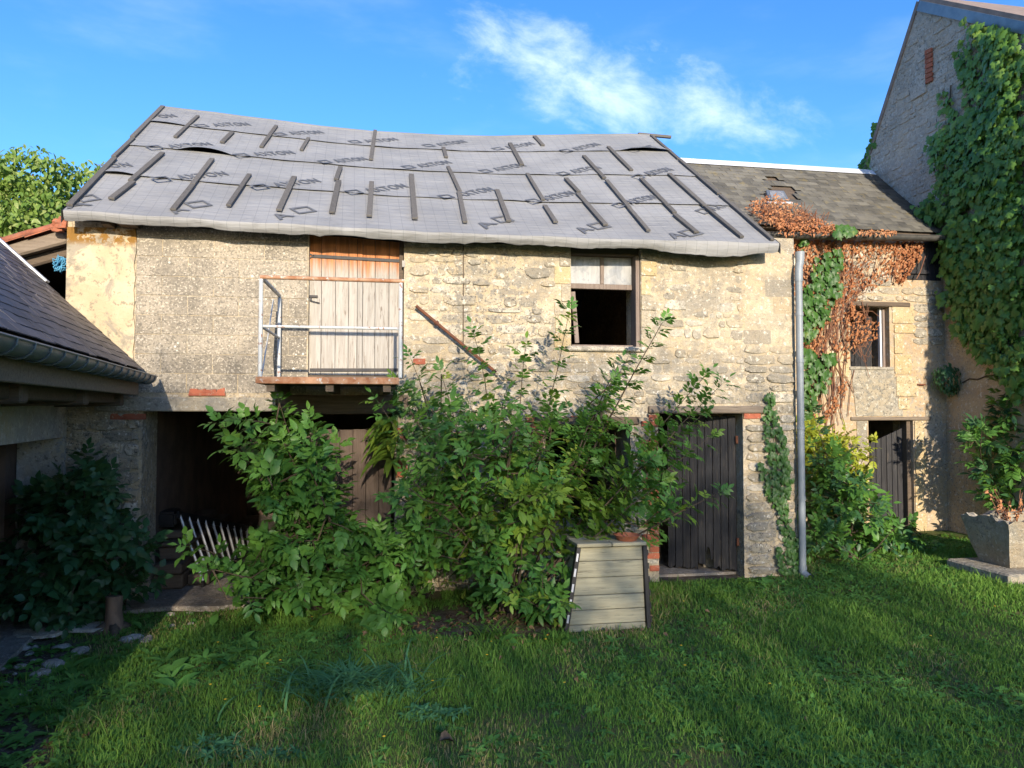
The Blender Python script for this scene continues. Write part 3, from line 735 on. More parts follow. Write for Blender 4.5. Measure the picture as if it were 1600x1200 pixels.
# board gate in the second bay
gt = bpy.data.objects.new('board_gate', None); link(gt, barn)
x0 = fx(468, .3, 740); x1 = fx(612, .3, 740); n = 7
for i in range(n):
    a, b = x0 + (x1 - x0) * i / n + .002, x0 + (x1 - x0) * (i + 1) / n - .002; zt_ = fz(530, 672, .3) + .02 * i / n + random.uniform(-.006, .006); yy = .3 + random.uniform(-.004, .004)
    MB().box(a, b, yy, yy + .03, .06, zt_).build('plank', 'gate_plank', gt, bevel=.003)
for zz in (.35, 1.35): MB().box(x0, x1, .331 + .004, .37, zz, zz + .1).build('ledge', 'gate_plank', gt)

# concrete floor of the open bay
fl = MB(); xs = np.linspace(XL + .55, by[1] - .05, 14)
front = [(x, -.36 - .05 * math.sin(i * 1.7) - random.uniform(0, .03)) for i, x in enumerate(xs)]
poly = [(x, y, -.1) for x, y in front] + [(xs[-1], BD - .4, -.1), (by[0] - .004, BD - .4, -.1), (by[0] - .004, .0, -.1), (xs[0], -.0, -.1)]
fl.prism(poly, (0, 0, .145)); o = fl.build('concrete_floor', 'floor', None, bevel=.01); o['kind'] = 'structure'

# balcony
bal = bpy.data.objects.new('balcony', None); link(bal, barn)
YB = -1.2
bx0, bx1 = fx(403, YB, 595), fx(622, YB, 595); bz = fz(500, 589, YB)
MB().box(bx0 + .02, bx1, YB + .045, -.026, bz - .05, bz - .006).build('deck', 'beam', bal, bevel=.004)
MB().box(bx0, bx1 + .01, YB, YB + .042, bz - .062, bz).build('edge_beam', 'rail_rust', bal, bevel=.004)
MB().box(bx0 - .022, bx0 + .017, YB + .002, -.026, bz - .06, bz - .002).build('edge_beam', 'rail_rust', bal, bevel=.004)
for xx in (bx0 + .1, (bx0 + bx1) / 2, bx1 - .1): MB().box(xx - .035, xx + .035, YB + .05, -.026, bz - .13, bz - .0515).build('joist', 'beam', bal)
ztop_ = fz(500, 435, YB); zmid = fz(500, 511, YB); pr = .019
xp0, xp1 = fx(406, YB, 500) + .004, fx(626, YB, 500); yr = at_x(437, 500, 0).y
yrear = -.10; xrear = xp0 + .015
for nm, a, b, m_ in (('rail_post', (xp0, YB + .02, bz), (xp0, YB + .02, ztop_ - .017), 'rail'), ('rail_post', (xp1, YB + .02, bz), (xp1, YB + .02, ztop_ - .017), 'rail'), ('rail_post', (xrear, yrear, bz), (xrear, yrear, ztop_ - .017), 'rail'),
                 ('top_rail', (xp0 - .01, YB + .02, ztop_), (xp1 + .03, YB + .02, ztop_), 'rail_rust'), ('top_rail', (xp0, YB + .04, ztop_), (xrear, yrear, ztop_ - .002), 'rail'),
                 ('middle_rail', (xp0 + .02, YB + .02, zmid), (xp1 - .02, YB + .02, zmid), 'rail'), ('middle_rail', (xp0 + .002, YB + .04, zmid), (xrear, yrear - .02, zmid), 'rail')):
    r = pr if 'middle' not in nm else .013
    smooth_angle(MB().tube([a, b], r, 10).build(nm, m_, bal))
smooth_angle(MB().tube([at_y(427, 468, -.3), at_y(418, 530, -.5), (xp0 + .01, YB + .06, bz + .02)], .007, 6).build('stay_wire', 'rail', bal))

# grey plastic downpipe
dp = bpy.data.objects.new('downpipe', None); link(dp, barn)
xd, yd = fx(1249, -.09, 600) + .01, -.09
smooth_angle(MB().tube([(xd, yd, .12), (xd, yd, fz(1249, 438, yd))], .041, 14).build('pipe', 'pvc', dp))
smooth_angle(MB().tube([(xd, yd, fz(1249, 440, yd)), (xd, yd, fz(1249, 428, yd)), (xd + .01, yd + .01, fz(1249, 418, yd)), (xd + .03, yd + .02, fz(1249, 408, yd)), (xd + .03, yd + .02, fz(1249, 393, yd))], [.047, .047, .046, .05, .056], 14).build('hopper', 'pvc', dp))
smooth_angle(MB().tube([(xd, yd, .14), (xd, yd, .06), (xd + .02, yd - .06, .02), (xd + .03, yd - .11, .012)], [.048, .048, .048, .05], 12, False).build('shoe', 'pvc', dp))
for zz in (3.05, 2.5, 1.72, .9): smooth_angle(MB().tube([(xd, yd, zz), (xd, yd, zz + .04)], .047, 14).build('bracket', 'pvc', dp))

# the roof: boards below, four lapped runs of sheeting, battens, print
dk = MB(); n = 24
for i in range(n):
    s0, s1 = i / n, (i + 1) / n
    q = [roof_pt(s0, .03) - Vector((0, 0, .07)), roof_pt(s1, .03) - Vector((0, 0, .07)), roof_pt(s1, 1) - Vector((0, .03, .06)), roof_pt(s0, 1) - Vector((0, .03, .06))]
    dk.add(q + [p - Vector((0, 0, .06)) for p in q], [(0, 1, 2, 3), (7, 6, 5, 4), (0, 4, 5, 1), (2, 6, 7, 3)] + ([(0, 3, 7, 4)] if i == 0 else []) + ([(1, 5, 6, 2)] if i == n - 1 else []))
dk.build('roof_deck', 'black', barn)  # boards coloured black to stand for the dark void under lifted laps
bs = MB()
for i in range(n):
    s0, s1 = i / n, (i + 1) / n; q = [roof_pt(s0, 1) - Vector((0, -.0, .012)), roof_pt(s1, 1) - Vector((0, 0, .012))]
    q2 = [Vector((p.x, BD + .2, 3.6)) for p in q]; bs.add([q[0], q[1], q2[1], q2[0]], [(0, 1, 2, 3)])
bs.build('back_slope', 'sheet', barn)
LAPS = [(-.0, .285, 0), (.27, .545, 1), (.53, .805, 2), (.79, 1.0, 3)]
gaps = [(0.125, 2, .042, .06), (.025, 1, .03, .03), (.945, 3, .06, .05), (.035, 3, .05, .015)]   # (s centre, run, half width, lift) of slack hems
def run_pt(s, t, t0, t1, k):
    p = roof_pt(s, t); nrm = roof_n(s, t); f = (t - t0) / (t1 - t0)
    lift = .006 + .004 * k + .012 * (1 - f) ** 6
    for (sc_, kk, hw, lf) in gaps:
        if kk == k: lift += lf * max(0, 1 - ((s - sc_) / hw) ** 2) * max(0, 1 - f * 2.2) ** 2
    lift += .006 * mnoise.noise(Vector((s * 26, t * 9 + k * 3, 1.5)))
    return p + nrm * lift
for (t0, t1, k) in LAPS:
    ns, ntt = 150, 12; V = []; UVS = []
    rows = [(t, 0) for t in np.linspace(t0, t1, ntt + 1)]
    if k == 0: rows = [(t0, d) for d in (5, 4, 3, 2, 1)] + rows
    for (t, d) in rows:
        for i in range(ns + 1):
            s = i / ns; p = run_pt(s, t, t0, t1, k)
            if d:                                                  # the hem hanging over the eave
                wv = mnoise.noise(Vector((s * 16, 2.2, .4))); w2 = mnoise.noise(Vector((s * 42, 7.2, .4)))
                hang = (.085 + .018 * wv + .014 * w2 + (.09 * max(0, 1 - abs(s - .90) / .12)) ** 1.0) * d / 5
                cr = mnoise.noise(Vector((s * 70, d * .25, 3.3))) + .6 * mnoise.noise(Vector((s * 130 + d * .8, 5.2, 1))); p = p + Vector((0, -.004 * math.sin(d / 5 * 2.6) + .017 * cr * d / 5 + .02 * wv * d / 5 + .05 * (d / 5) ** 2, -hang - .012 * max(0, cr) * (d == 5)))
            V.append(p); UVS.append((s * LEN, t * SLOPE - d * .025))
    nr = len(rows); me = bpy.data.meshes.new('roofing_sheet')
    me.from_pydata([tuple(p) for p in V], [], [(j * (ns + 1) + i, j * (ns + 1) + i + 1, (j + 1) * (ns + 1) + i + 1, (j + 1) * (ns + 1) + i) for j in range(nr - 1) for i in range(ns)])
    ul = me.uv_layers.new(name='UVMap'); li = np.zeros(len(me.loops), dtype=np.int32); me.loops.foreach_get('vertex_index', li)
    ul.data.foreach_set('uv', np.array(UVS, dtype=np.float32)[li].ravel()); me.polygons.foreach_set('use_smooth', [True] * len(me.polygons))
    me.set_sharp_from_angle(angle=R(20)) if k == 0 else None
    me.materials.append(M['sheet']); link(bpy.data.objects.new('roofing_sheet', me), barn)
# ridge roll, verge hems
smooth_angle(MB().tube([roof_pt(i / 20, 1) + Vector((0, .02, .0)) for i in range(21)], .045, 8).build('ridge_roll', 'sheet', barn), 80)
Pz = roof_pt(1, 1); MB().bar(Pz + Vector((-.25, .04, .045)), Pz + Vector((.32, .04, .03)), .05, .04).build('ridge_batten', 'batten', barn)
for side in (0, 1):
    vb = MB(); pts = [roof_pt(side, i / 10) for i in range(11)]; dxv = -.02 if side == 0 else .02
    for a, b in zip(pts[:-1], pts[1:]):
        a1, b1 = a + Vector((dxv, 0, -.11)), b + Vector((dxv, 0, -.11)); vb.add([a + Vector((dxv, 0, .012)), b + Vector((dxv, 0, .012)), b1, a1], [(0, 1, 2, 3)])
    vb.build('verge_hem', 'sheet', barn)
def z3(p): return p[0] / 2.6667 + 80, p[1] / 2.6667 + 140
def z4(p): return p[0] / 2.6667 + 640, p[1] / 2.6667 + 180
BT = [(z3(a), z3(b)) for a, b in (((612, 120), (518, 208)), ((755, 188), (713, 230)), ((938, 162), (876, 250)), ((1072, 212), (1043, 262)), ((1350, 180), (1332, 302)), ((465, 275), (333, 392)), ((343, 397), (252, 468)), ((672, 302), (590, 410)), ((590, 412), (510, 515)), ((827, 367), (740, 498)), ((1013, 377), (950, 517)), ((1205, 335), (1187, 388)), ((1198, 392), (1170, 525)), ((1335, 398), (1325, 540)), ((1500, 365), (1515, 550)))]
BT += [(z4(a), z4(b)) for a, b in (((140, 145), (152, 185)), ((418, 127), (467, 217)), ((520, 97), (555, 135)), ((827, 142), (923, 240)), ((725, 180), (810, 273)), ((160, 225), (208, 328)), ((205, 330), (230, 458)), ((363, 323), (412, 453)), ((490, 255), (555, 365)), ((562, 388), (607, 458)), ((650, 275), (703, 332)), ((700, 338), (815, 470)), ((820, 283), (915, 400)), ((915, 402), (993, 495)), ((963, 275), (1102, 418)), ((1103, 425), (1193, 500)), ((1080, 255), (1228, 390)), ((1229, 391), (1382, 520)))]
def batten(sa, ta, sb, tb, wd=.055):
    a, b = roof_pt(sa, ta), roof_pt(sb, tb); na, nb = roof_n(sa, ta), roof_n(sb, tb); h = .034 + random.uniform(0, .006)
    MB().bar(a + na * h, b + nb * h, wd * random.uniform(.85, 1.15), .026, na).build('batten', 'batten', barn, bevel=.003)
for (p, q) in BT:
    sa, ta = roof_st(*p); sb, tb = roof_st(*q); batten(sa, ta, sb, tb)
for ta, tb in ((.995, .60), (.592, .40), (.385, .02)): batten(.006, ta, .006 + random.uniform(-.004, .004), tb)
for ta, tb in ((.99, .70), (.69, .36), (.35, .012)): batten(.992, ta, .992, tb)

# print on the sheeting
def text_mesh(txt):
    cu = bpy.data.curves.new('print', 'FONT'); cu.body = txt; cu.size = 1; cu.offset = .022; cu.space_character = 1.1; cu.resolution_u = 3
    ob = bpy.data.objects.new('print', cu); COL.objects.link(ob); dg = bpy.context.evaluated_depsgraph_get()
    ev = ob.evaluated_get(dg); me = ev.to_mesh(); v = [tuple(x.co) for x in me.vertices]; f = [tuple(p.vertices) for p in me.polygons]
    ev.to_mesh_clear(); bpy.data.objects.remove(ob); bpy.data.curves.remove(cu); return v, f
TX = {t: text_mesh(t) for t in ('AXTON', 'TON', 'ON', 'AXT', 'AX', 'A')}
def logo():
    o = [(0, 0), (1, 0), (1, 1), (0, 1)]; i = [(.13, .2), (.87, .2), (.87, .8), (.13, .8)]
    v = [(x, y, 0) for x, y in o + i]
    return v, [(0, 1, 5, 4), (1, 2, 6, 5), (2, 3, 7, 6), (3, 0, 4, 7)]
LG = logo()
def run_of(t):
    for t0, t1, k in reversed(LAPS):
        if t >= t0: return t0, t1, k
    return LAPS[0]
def put_print(parts, sa, ta, sb, tb, total):
    A = Vector((sa * LEN, ta * SLOPE)); B = Vector((sb * LEN, tb * SLOPE)); d = B - A; Lw = d.length; d.normalize(); nrm = Vector((-d.y, d.x)); sc_ = Lw / total
    mb = MB()
    for (v, f), off, hs, ws in parts:
        vs = []
        for x, y, _ in v:
            q = A + d * ((off + x * ws) * sc_) + nrm * (y * hs); s, t = q.x / LEN, q.y / SLOPE
            t0, t1, k = run_of(ta + (tb - ta) * .5); vs.append(run_pt(min(s, .999), t, t0, t1, k) + roof_n(s, t) * .010)
        mb.add(vs, f)
    me = mb.mesh('printed_lettering', 'print'); link(bpy.data.objects.new('printed_lettering', me), barn)
wA = {t: max(p[0] for p in TX[t][0]) for t in TX}
def full(p, q, txt='AXTON', lg=True, hh=.17):
    sa, ta = roof_st(*p); sb, tb = roof_st(*q)
    if lg: tot = 1.75 + wA[txt]; put_print([(LG, 0, hh * .92, 1.15), (TX[txt], 1.75, hh / .72, 1)], sa, ta, sb, tb, tot)
    else: put_print([(TX[txt], 0, hh / .72, 1)], sa, ta, sb, tb, wA[txt])
for a, b in (((615, 167), (835, 156)), ((945, 202), (1140, 189)), ((1258, 233), (1450, 217)), ((415, 261), (678, 241)), ((780, 293), (1020, 273)), ((1135, 319), (1325, 298)), ((440, 396), (743, 362)), ((855, 427), (1128, 390)), ((1252, 447), (1492, 412))): full(z3(a), z3(b))
full(z3((215, 339)), z3((343, 327)), 'TON', False); full(z3((462, 125)), z3((530, 121)), 'ON', False)
for a, b in (((75, 141), (243, 119)), ((365, 155), (525, 127)), ((652, 165), (800, 130)), ((-10, 234), (180, 205)), ((313, 249), (490, 218)), ((637, 261), (803, 228)), ((957, 275), (1103, 236)), ((145, 358), (362, 320)), ((515, 378), (700, 335)), ((877, 396), (1043, 353))): full(z4(a), z4(b))
full(z4((940, 167)), z4((1035, 145)), 'AXT'); full(z4((1230, 417)), z4((1325, 385)), 'AXT')
for f_, a, b in ((z3, (133, 476), (212, 464)), (z3, (592, 502), (676, 490)), (z3, (1033, 524), (1110, 513)), (z4, (380, 456), (440, 445)), (z4, (785, 484), (845, 470)), (z4, (1170, 516), (1228, 500))):
    sa, ta = roof_st(*f_(a)); sb, tb = roof_st(*f_(b)); put_print([(LG, 0, .2, 1)], sa, max(ta, .02), sb, max(tb, .02), 1)
for f_, a, b in ((z3, (60, 505), (105, 490)), (z3, (520, 528), (578, 515)), (z3, (955, 551), (1015, 538)), (z4, (320, 480), (372, 462)), (z4, (730, 500), (775, 487)), (z4, (1110, 530), (1160, 517))):
    sa, ta = roof_st(*f_(a)); sb, tb = roof_st(*f_(b)); put_print([(TX['A'], 0, .24, 1)], max(sa, .004), max(ta, .008), max(sb, .03), max(tb, .008) + .008, wA['A'])
# timber tails seen under the sheet at the left
for px in (170, 195, 208):
    P = at_y(px, 345, -.1); MB().box(P.x - .04, P.x + .04, -.2, .3, P.z - .06, P.z + .03).build('rafter_tail', 'beam', barn, bevel=.004)

# rusty iron bar fixed on the front
a, b = at_y(650, 478, -.08), at_y(775, 582, -.10)
ib = thing('iron_bar', 'rusty iron bar slanting across the stone wall beside the hay door', 'iron bar', a)
smooth_angle(MB().tube([a, b], .017, 9).build('bar', 'rust', ib)); c = a.lerp(b, .25); d = (b - a).normalized()
smooth_angle(MB().tube([c - d * .012, c + d * .022], .028, 9).build('collar', 'rust', ib))
MB().tube([a.lerp(b, .3), a.lerp(b, .3) + Vector((0, .09, 0))], .011, 6).build('fixing', 'rust', ib)
# ------------------------------------------------------------------ right-hand side building
YR = 2.0; EZ = 4.62; RY, RZ = 3.58, 6.14; XG = fx(1476, YR, 500)
side = thing('side_building', 'set-back plastered wing under a mossy slate roof with a sagging plank door', 'building', (6.6, YR, 0))
so_ = {'win': (fx(1328, YR, 525), fx(1390, YR, 525), fz(1360, 573, YR), fz(1360, 479, YR)), 'door': (fx(1358, YR, 740), fx(1428, YR, 740), -.4, fz(1390, 657, YR)),
       'panel': (fx(1409, YR, 400), XG - .02, fz(1440, 438, YR), EZ - .06)}
def grid_wall(xs, zs, solid, y0, y1, name, mat, parent):
    mb = MB(); nx, nz = len(xs) - 1, len(zs) - 1
    ok = lambda i, j: 0 <= i < nx and 0 <= j < nz and solid((xs[i] + xs[i + 1]) / 2, (zs[j] + zs[j + 1]) / 2)
    for i in range(nx):
        for j in range(nz):
            if not ok(i, j): continue
            x0, x1, z0, z1 = xs[i], xs[i + 1], zs[j], zs[j + 1]
            q = [(x, y, z) for y in (y0, y1) for x, z in ((x0, z0), (x1, z0), (x1, z1), (x0, z1))]
            fs = [(0, 1, 2, 3), (7, 6, 5, 4)]
            if not ok(i - 1, j): fs.append((0, 3, 7, 4))
            if not ok(i + 1, j): fs.append((1, 5, 6, 2))
            if not ok(i, j - 1): fs.append((0, 4, 5, 1))
            if not ok(i, j + 1): fs.append((3, 2, 6, 7))
            mb.add(q, fs)
    return mb.build(name, mat, parent)
xs = sorted({XR + .003, XG, *[v for o in so_.values() for v in o[:2]]}); zs = sorted({-.3, EZ - .02, *[v for o in so_.values() for v in o[2:] if v > -.3]})
grid_wall(xs, zs, lambda x, z: not any(o[0] < x < o[1] and o[2] < z < o[3] for o in so_.values()), YR, YR + .45, 'wall', 'ochre_plaster', side)
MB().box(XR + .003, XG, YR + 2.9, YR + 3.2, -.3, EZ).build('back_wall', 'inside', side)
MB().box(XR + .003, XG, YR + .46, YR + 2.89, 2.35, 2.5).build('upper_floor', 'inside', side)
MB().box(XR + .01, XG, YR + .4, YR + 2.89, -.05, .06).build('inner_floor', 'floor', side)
# stones laid bare under the eave and beside the window
sw = so_['win']; sdo = so_['door']; pn = so_['panel']
def skip_side(a, b, c, d): return any(b > o[0] - .03 and a < o[1] + .03 and d > o[2] - .05 and c < o[3] + .08 for o in so_.values())
cs = lay_stones([(XR + .05, XG - .05, fz(1350, 470, YR), EZ - .1), (XG - .55, XG - .04, fz(1440, 540, YR), fz(1440, 440, YR))], skip_side, (.1, .18), (.16, .45))
for c in cs: inst('stone', random.choice(sm), stone_mtx(c, YR + .004, random.uniform(.012, .03)), side)
def sq(px0, px1, py0, py1, m=qy):
    a, b = at_y(px0, (py0 + py1) / 2, YR), at_y(px1, (py0 + py1) / 2, YR); z0, z1 = fz((px0 + px1) / 2, py1, YR), fz((px0 + px1) / 2, py0, YR)
    inst('jamb_stone', m, Matrix.Translation(((a.x + b.x) / 2, YR + .004, (z0 + z1) / 2)) @ Matrix.Diagonal((b.x - a.x - .01, random.uniform(.018, .03), z1 - z0 - .012, 1)), side)
for q in ((1393, 1428, 478, 506), (1396, 1430, 507, 521), (1396, 1411, 522, 553), (1397, 1424, 554, 585), (1399, 1434, 587, 620), (1402, 1420, 622, 640), (1285, 1326, 548, 566), (1300, 1326, 567, 590), (1428, 1444, 657, 690), (1429, 1446, 691, 740), (1429, 1443, 741, 800), (1429, 1447, 801, 832)): sq(*q)
for q in ((1338, 1355, 657, 700), (1336, 1355, 701, 760), (1338, 1355, 761, 810)): sq(*q, m=qm)
def plate(name, mat, pts, y, parent, th=.012):
    poly = [(at_y(px, py, y).x, y, at_y(px, py, y).z) for px, py in pts]; return MB().prism(poly, (0, th - .001, 0)).build(name, mat, parent)
plate('cement_patch', 'cement', [(1330, 576), (1396, 576), (1402, 600), (1406, 628), (1412, 650), (1338, 650), (1334, 610)], YR - .012, side)
plate('cement_patch', 'cement', [(1446, 640), (1472, 648), (1474, 700), (1462, 690), (1450, 676)], YR - .010, side, .010)
MB().box(sw[0] - .02, sw[1] + .05, YR - .03, YR + .2, sw[2] - .05, sw[2] - .003).build('window_sill', 'cement', side, bevel=.01)
MB().box(sw[0] - .1, sw[1] + .35, YR - .028, YR + .2, sw[3] + .003, sw[3] + .075).build('timber_lintel', 'beam', side, bevel=.012)
MB().box(sdo[0] - .3, sdo[1] + .3, YR - .03, YR + .2, sdo[3] + .003, sdo[3] + .055).build('timber_lintel', 'grey_beam', side, bevel=.01)
# boarding at the top right
nb = 6
for i in range(nb):
    a, b = pn[0] + (pn[1] - pn[0]) * i / nb + .003, pn[0] + (pn[1] - pn[0]) * (i + 1) / nb - .003
    MB().box(a, b, YR + .03 + random.uniform(0, .006), YR + .055, pn[2] + random.uniform(-.03, .02), pn[3]).build('plank', 'tar_plank', side, bevel=.003)
MB().box(pn[0] - .04, pn[0] + .5, YR - .004, YR + .028, pn[2] + .1, pn[2] + .16).build('ledge', 'tar_plank', side)
# window leaf: boards and a pale stile
wl = bpy.data.objects.new('window_shutter', None); link(wl, side)
for i in range(4):
    a = sw[0] + .14 + i * .1; MB().box(a, a + .095, YR + .24, YR + .265, sw[2] + .01, sw[3] - (.12 if i % 2 else .25)).build('plank', 'tar_plank', wl)
MB().box(sw[1] - .075, sw[1] - .045, YR + .12, YR + .17, sw[2] + .01, sw[3] - .01).build('stile', 'white_metal', wl)
MB().box(sw[1] - .04, sw[1] - .003, YR + .1, YR + .18, sw[2] + .003, sw[3] - .003).build('window_frame', 'frame_wood', side)
# plank door sagging on its hinges
sd_ = bpy.data.objects.new('plank_door', None); link(sd_, side)
hp2 = Vector((sdo[1] - .08, YR + .14, 0)); ang = R(12); d2 = Vector((-math.cos(ang), math.sin(ang), 0)); n2 = Vector((-math.sin(ang), -math.cos(ang), 0)); n = 8; wv = (sdo[1] - sdo[0] - .11) / n
for i in range(n):
    a, b = hp2 + d2 * (i * wv + .003), hp2 + d2 * ((i + 1) * wv - .003); f = lambda q: sdo[3] - .12 - .30 * q / n
    poly = [a + Vector((0, 0, f(i))), b + Vector((0, 0, f(i + 1))), b + Vector((0, 0, .05)), a + Vector((0, 0, .06))]
    MB().prism([p + n2 * random.uniform(0, .005) for p in poly], -n2 * .03).build('plank', 'tar_plank', sd_, bevel=.003)
MB().box(sdo[1] - .07, sdo[1] - .004, YR + .05, YR + .2, .05, sdo[3] - .004).build('door_frame', 'beam', side, bevel=.006)
P = at_y(1431, 601, YR); MB().box(P.x, P.x + .14, YR - .04, YR - .002, P.z - .012, P.z + .012).build('tie_iron', 'rust', side)
# slate roof
ye, ze = YR - .14, EZ + .02
def rp(u, v): return Vector((u, ye + (RY - ye) * v, ze + (RZ - ze) * v - .05 * math.sin(math.pi * v)))   # v: 0 eave .. 1 ridge
rn = Vector((0, -(RZ - ze), (RY - ye))).normalized(); rup = Vector((0, RY - ye, RZ - ze)).normalized(); RL = math.hypot(RY - ye, RZ - ze)
MB().prism([(XR + .02, ye + .02, ze - .03), (XR + .02, RY, RZ - .05), (XR + .02, RY + 2.0, EZ), (XR + .02, YR + .5, EZ - .02)], (XG - XR - .03, 0, 0)).build('roof_deck', 'beam', side)
sl = MB(); sl.box(-.5, .5, 0, 1, 0, 1); SLB = [((-.5, 0, 0), (.5, 0, 0), (.5, 1, 0), (-.5, 1, 0), (-.5, 0, 1), (.5, 0, 1), (.5, 1, 1), (-.5, 1, 1))]
SLV = (np.array(SLB[0], float), [(4, 5, 6, 7), (0, 4, 7, 3)[::-1], (1, 2, 6, 5), (0, 1, 5, 4)])
def slates(origin, ex, eu, en, length, up, row=.12, wid=.2, miss=None):
    ms = []; nrow = int(up / row)
    for j in range(nrow):
        x = -(j % 2) * wid / 2
        while x < length:
            ww = wid * random.uniform(.9, 1.05); xa, xb = max(x, 0), min(x + ww, length)
            if xb - xa > .03 and not (miss and miss(xa, j * row)):
                p = origin + ex * ((xa + xb) / 2) + eu * (j * row + random.uniform(-.008, .008)) + en * (.004 + random.uniform(0, .003))
                tilt = -.035 + random.uniform(-.012, .012); rot = random.gauss(0, .012) + (random.gauss(0, .06) if random.random() < .06 else 0)
                m = Matrix((ex, eu, en)).transposed().to_4x4(); m = Matrix.Translation(p) @ m @ Matrix.Rotation(rot, 4, 'Z') @ Matrix.Rotation(tilt, 4, 'X') @ Matrix.Diagonal((xb - xa - .004, row * 1.75, .007, 1))
                m = m @ Matrix.Translation((0, 0, .9)); ms.append(m)
            x += ww
    return ms
sx0 = XR + .0
def missing(x, u):
    px, py = proj(rp(sx0 + x, u / RL)); return (1190 < px < 1215 and 279 < py < 289) or (1190 < px < 1238 and 297 < py < 318)
ms = slates(rp(sx0, 0), Vector((1, 0, 0)), rup, rn, XG - sx0 - .02, RL, .115, .2, missing)
# follow the sag of the rafters
for m in ms:
    v = (m.translation.y - ye) / (RY - ye); m.translation.z -= .03 * math.sin(math.pi * min(max(v, 0), 1))
V, Lp, S, T, ti = scatter([SLV], ms, [0] * len(ms)); o = link(bpy.data.objects.new('slate', np_mesh('slate', V, Lp, S, T, 'moss_slate', False, {'tint': ti})), side); o['kind'] = 'stuff'
MB().prism([(XR - .1, RY - .13, RZ - .075), (XR - .1, RY, RZ + .05), (XR - .1, RY + .15, RZ - .075)], (XG - XR + .05, 0, 0)).build('ridge_cap', 'white_metal', side)
def roof_hit(px, py, lift=.03):
    d = ray(px, py); o_ = rp(0, 0) + rn * lift; return CAM + d * ((o_ - CAM).dot(rn) / d.dot(rn))
q = [roof_hit(*p) for p in ((1200, 314), (1232, 315), (1224, 301), (1196, 300))]
sk = MB().prism(q, rn * .035).build('skylight', 'zinc', side, bevel=.006)
c_ = sum(q, Vector()) / 4; MB().prism([c_.lerp(p, .72) + rn * .036 for p in q], rn * .006).build('pane', M['dusty_glass'], sk)
P = roof_hit(1232, 316); MB().bar(roof_hit(1198, 316), roof_hit(1238, 317), .03, .02, rn).build('flashing', 'white_metal', sk)
# half-round gutter
def gutter(a, b, r, n=10, th=.004, up=Vector((0, 0, 1))):
    mb = MB(); d = (b - a).normalized(); x = d.cross(up).normalized(); k = 22
    ring = []
    for j in range(n + 1):
        t = math.pi * j / n; ring.append((math.cos(t), -math.sin(t)))
    vs = []
    for p in (a, b):
        for rr in (r, r - th): vs += [p + x * (c * rr) + up * (s_ * rr) for c, s_ in ring]
    m = n + 1
    fs = []
    for j in range(n): fs += [(j, j + 1, 2 * m + j + 1, 2 * m + j), (m + j, 3 * m + j, 3 * m + j + 1, m + j + 1), (j, m + j, m + j + 1, j + 1), (2 * m + j, 2 * m + j + 1, 3 * m + j + 1, 3 * m + j)]
    fs += [(0, 2 * m, 3 * m, m), (n, m + n, 3 * m + n, 2 * m + n)]
    mb.add(vs, fs)
    for sgn in (1, -1): mb.tube([a + x * r * sgn, b + x * r * sgn], .008, 6)
    return mb
ga, gb = at_y(1215, 367, YR - .2), at_y(1473, 370, YR - .2)
smooth_angle(gutter(Vector((XR + .02, ga.y, ga.z)), gb, .075).build('gutter', 'zinc_dark', side))

# ------------------------------------------------------------------ tall gable house at the right
tall = thing('tall_house', 'tall grey stone gable end with a small brick-filled slit, half covered in creeper', 'house', (XG, 1, 0))
AP = at_x(1437, 4, XG); bk_ = at_x(1352, 268, XG); slope_b = (AP.z - bk_.z) / (bk_.y - AP.y)
fr = at_x(1600, 38, XG); slope_f = (AP.z - fr.z) / (AP.y - fr.y)
YF = -3.6; zf = AP.z - slope_f * (AP.y - YF); yb_ = AP.y + (AP.z - 2.0) / slope_b
poly = [(XG + .002, YF, -.3), (XG + .002, yb_, -.3), (XG + .002, yb_, 2.0), (XG + .002, AP.y, AP.z), (XG + .002, YF, zf)]
MB().prism(poly, (.5, 0, 0)).build('gable_wall', 'mortar_grey', tall)
MB().box(XG + .5, XG + 6.0, YF, YF + .5, -.3, zf - .05).build('wall', 'mortar_grey', tall)
MB().box(XG + .5, XG + 6.0, yb_ - .5, yb_, -.3, 1.95).build('wall', 'mortar_grey', tall)
MB().prism([(XG + 6.0, YF, -.3), (XG + 6.0, yb_, -.3), (XG + 6.0, yb_, 2.0), (XG + 6.0, AP.y, AP.z - .01), (XG + 6.0, YF, zf)], (.4, 0, 0)).build('gable_wall', 'mortar_grey', tall)
vf = Vector((0, YF - AP.y, zf - AP.z)); 
def slab(p0, p1, th, x0, x1):
    d = Vector((0, p1[0] - p0[0], p1[1] - p0[1])); nz = Vector((0, -d.z, d.y)).normalized(); nz = nz if nz.z > 0 else -nz
    return [(x0, p0[0], p0[1]), (x0, p1[0], p1[1]), (x0, p1[0] + nz.y * th, p1[1] + nz.z * th), (x0, p0[0] + nz.y * th, p0[1] + nz.z * th)], (x1 - x0, 0, 0)
MB().prism(*slab((AP.y, AP.z + .01), (YF - .3, zf - .3 * slope_f + .01), .09, XG - .02, XG + 6.5)).build('roof', 'pink_roof', tall)
MB().prism(*slab((AP.y - .01, AP.z + .01), (yb_ + .1, 2.0 - .1 * slope_b + .01), .07, XG - .02, XG + 6.5)).build('roof', 'pink_roof', tall)
MB().prism(*slab((AP.y + .02, AP.z - .13), (YF - .3, zf - .3 * slope_f - .13), .15, XG - .05, XG - .022)).build('verge_flashing', 'zinc', tall)
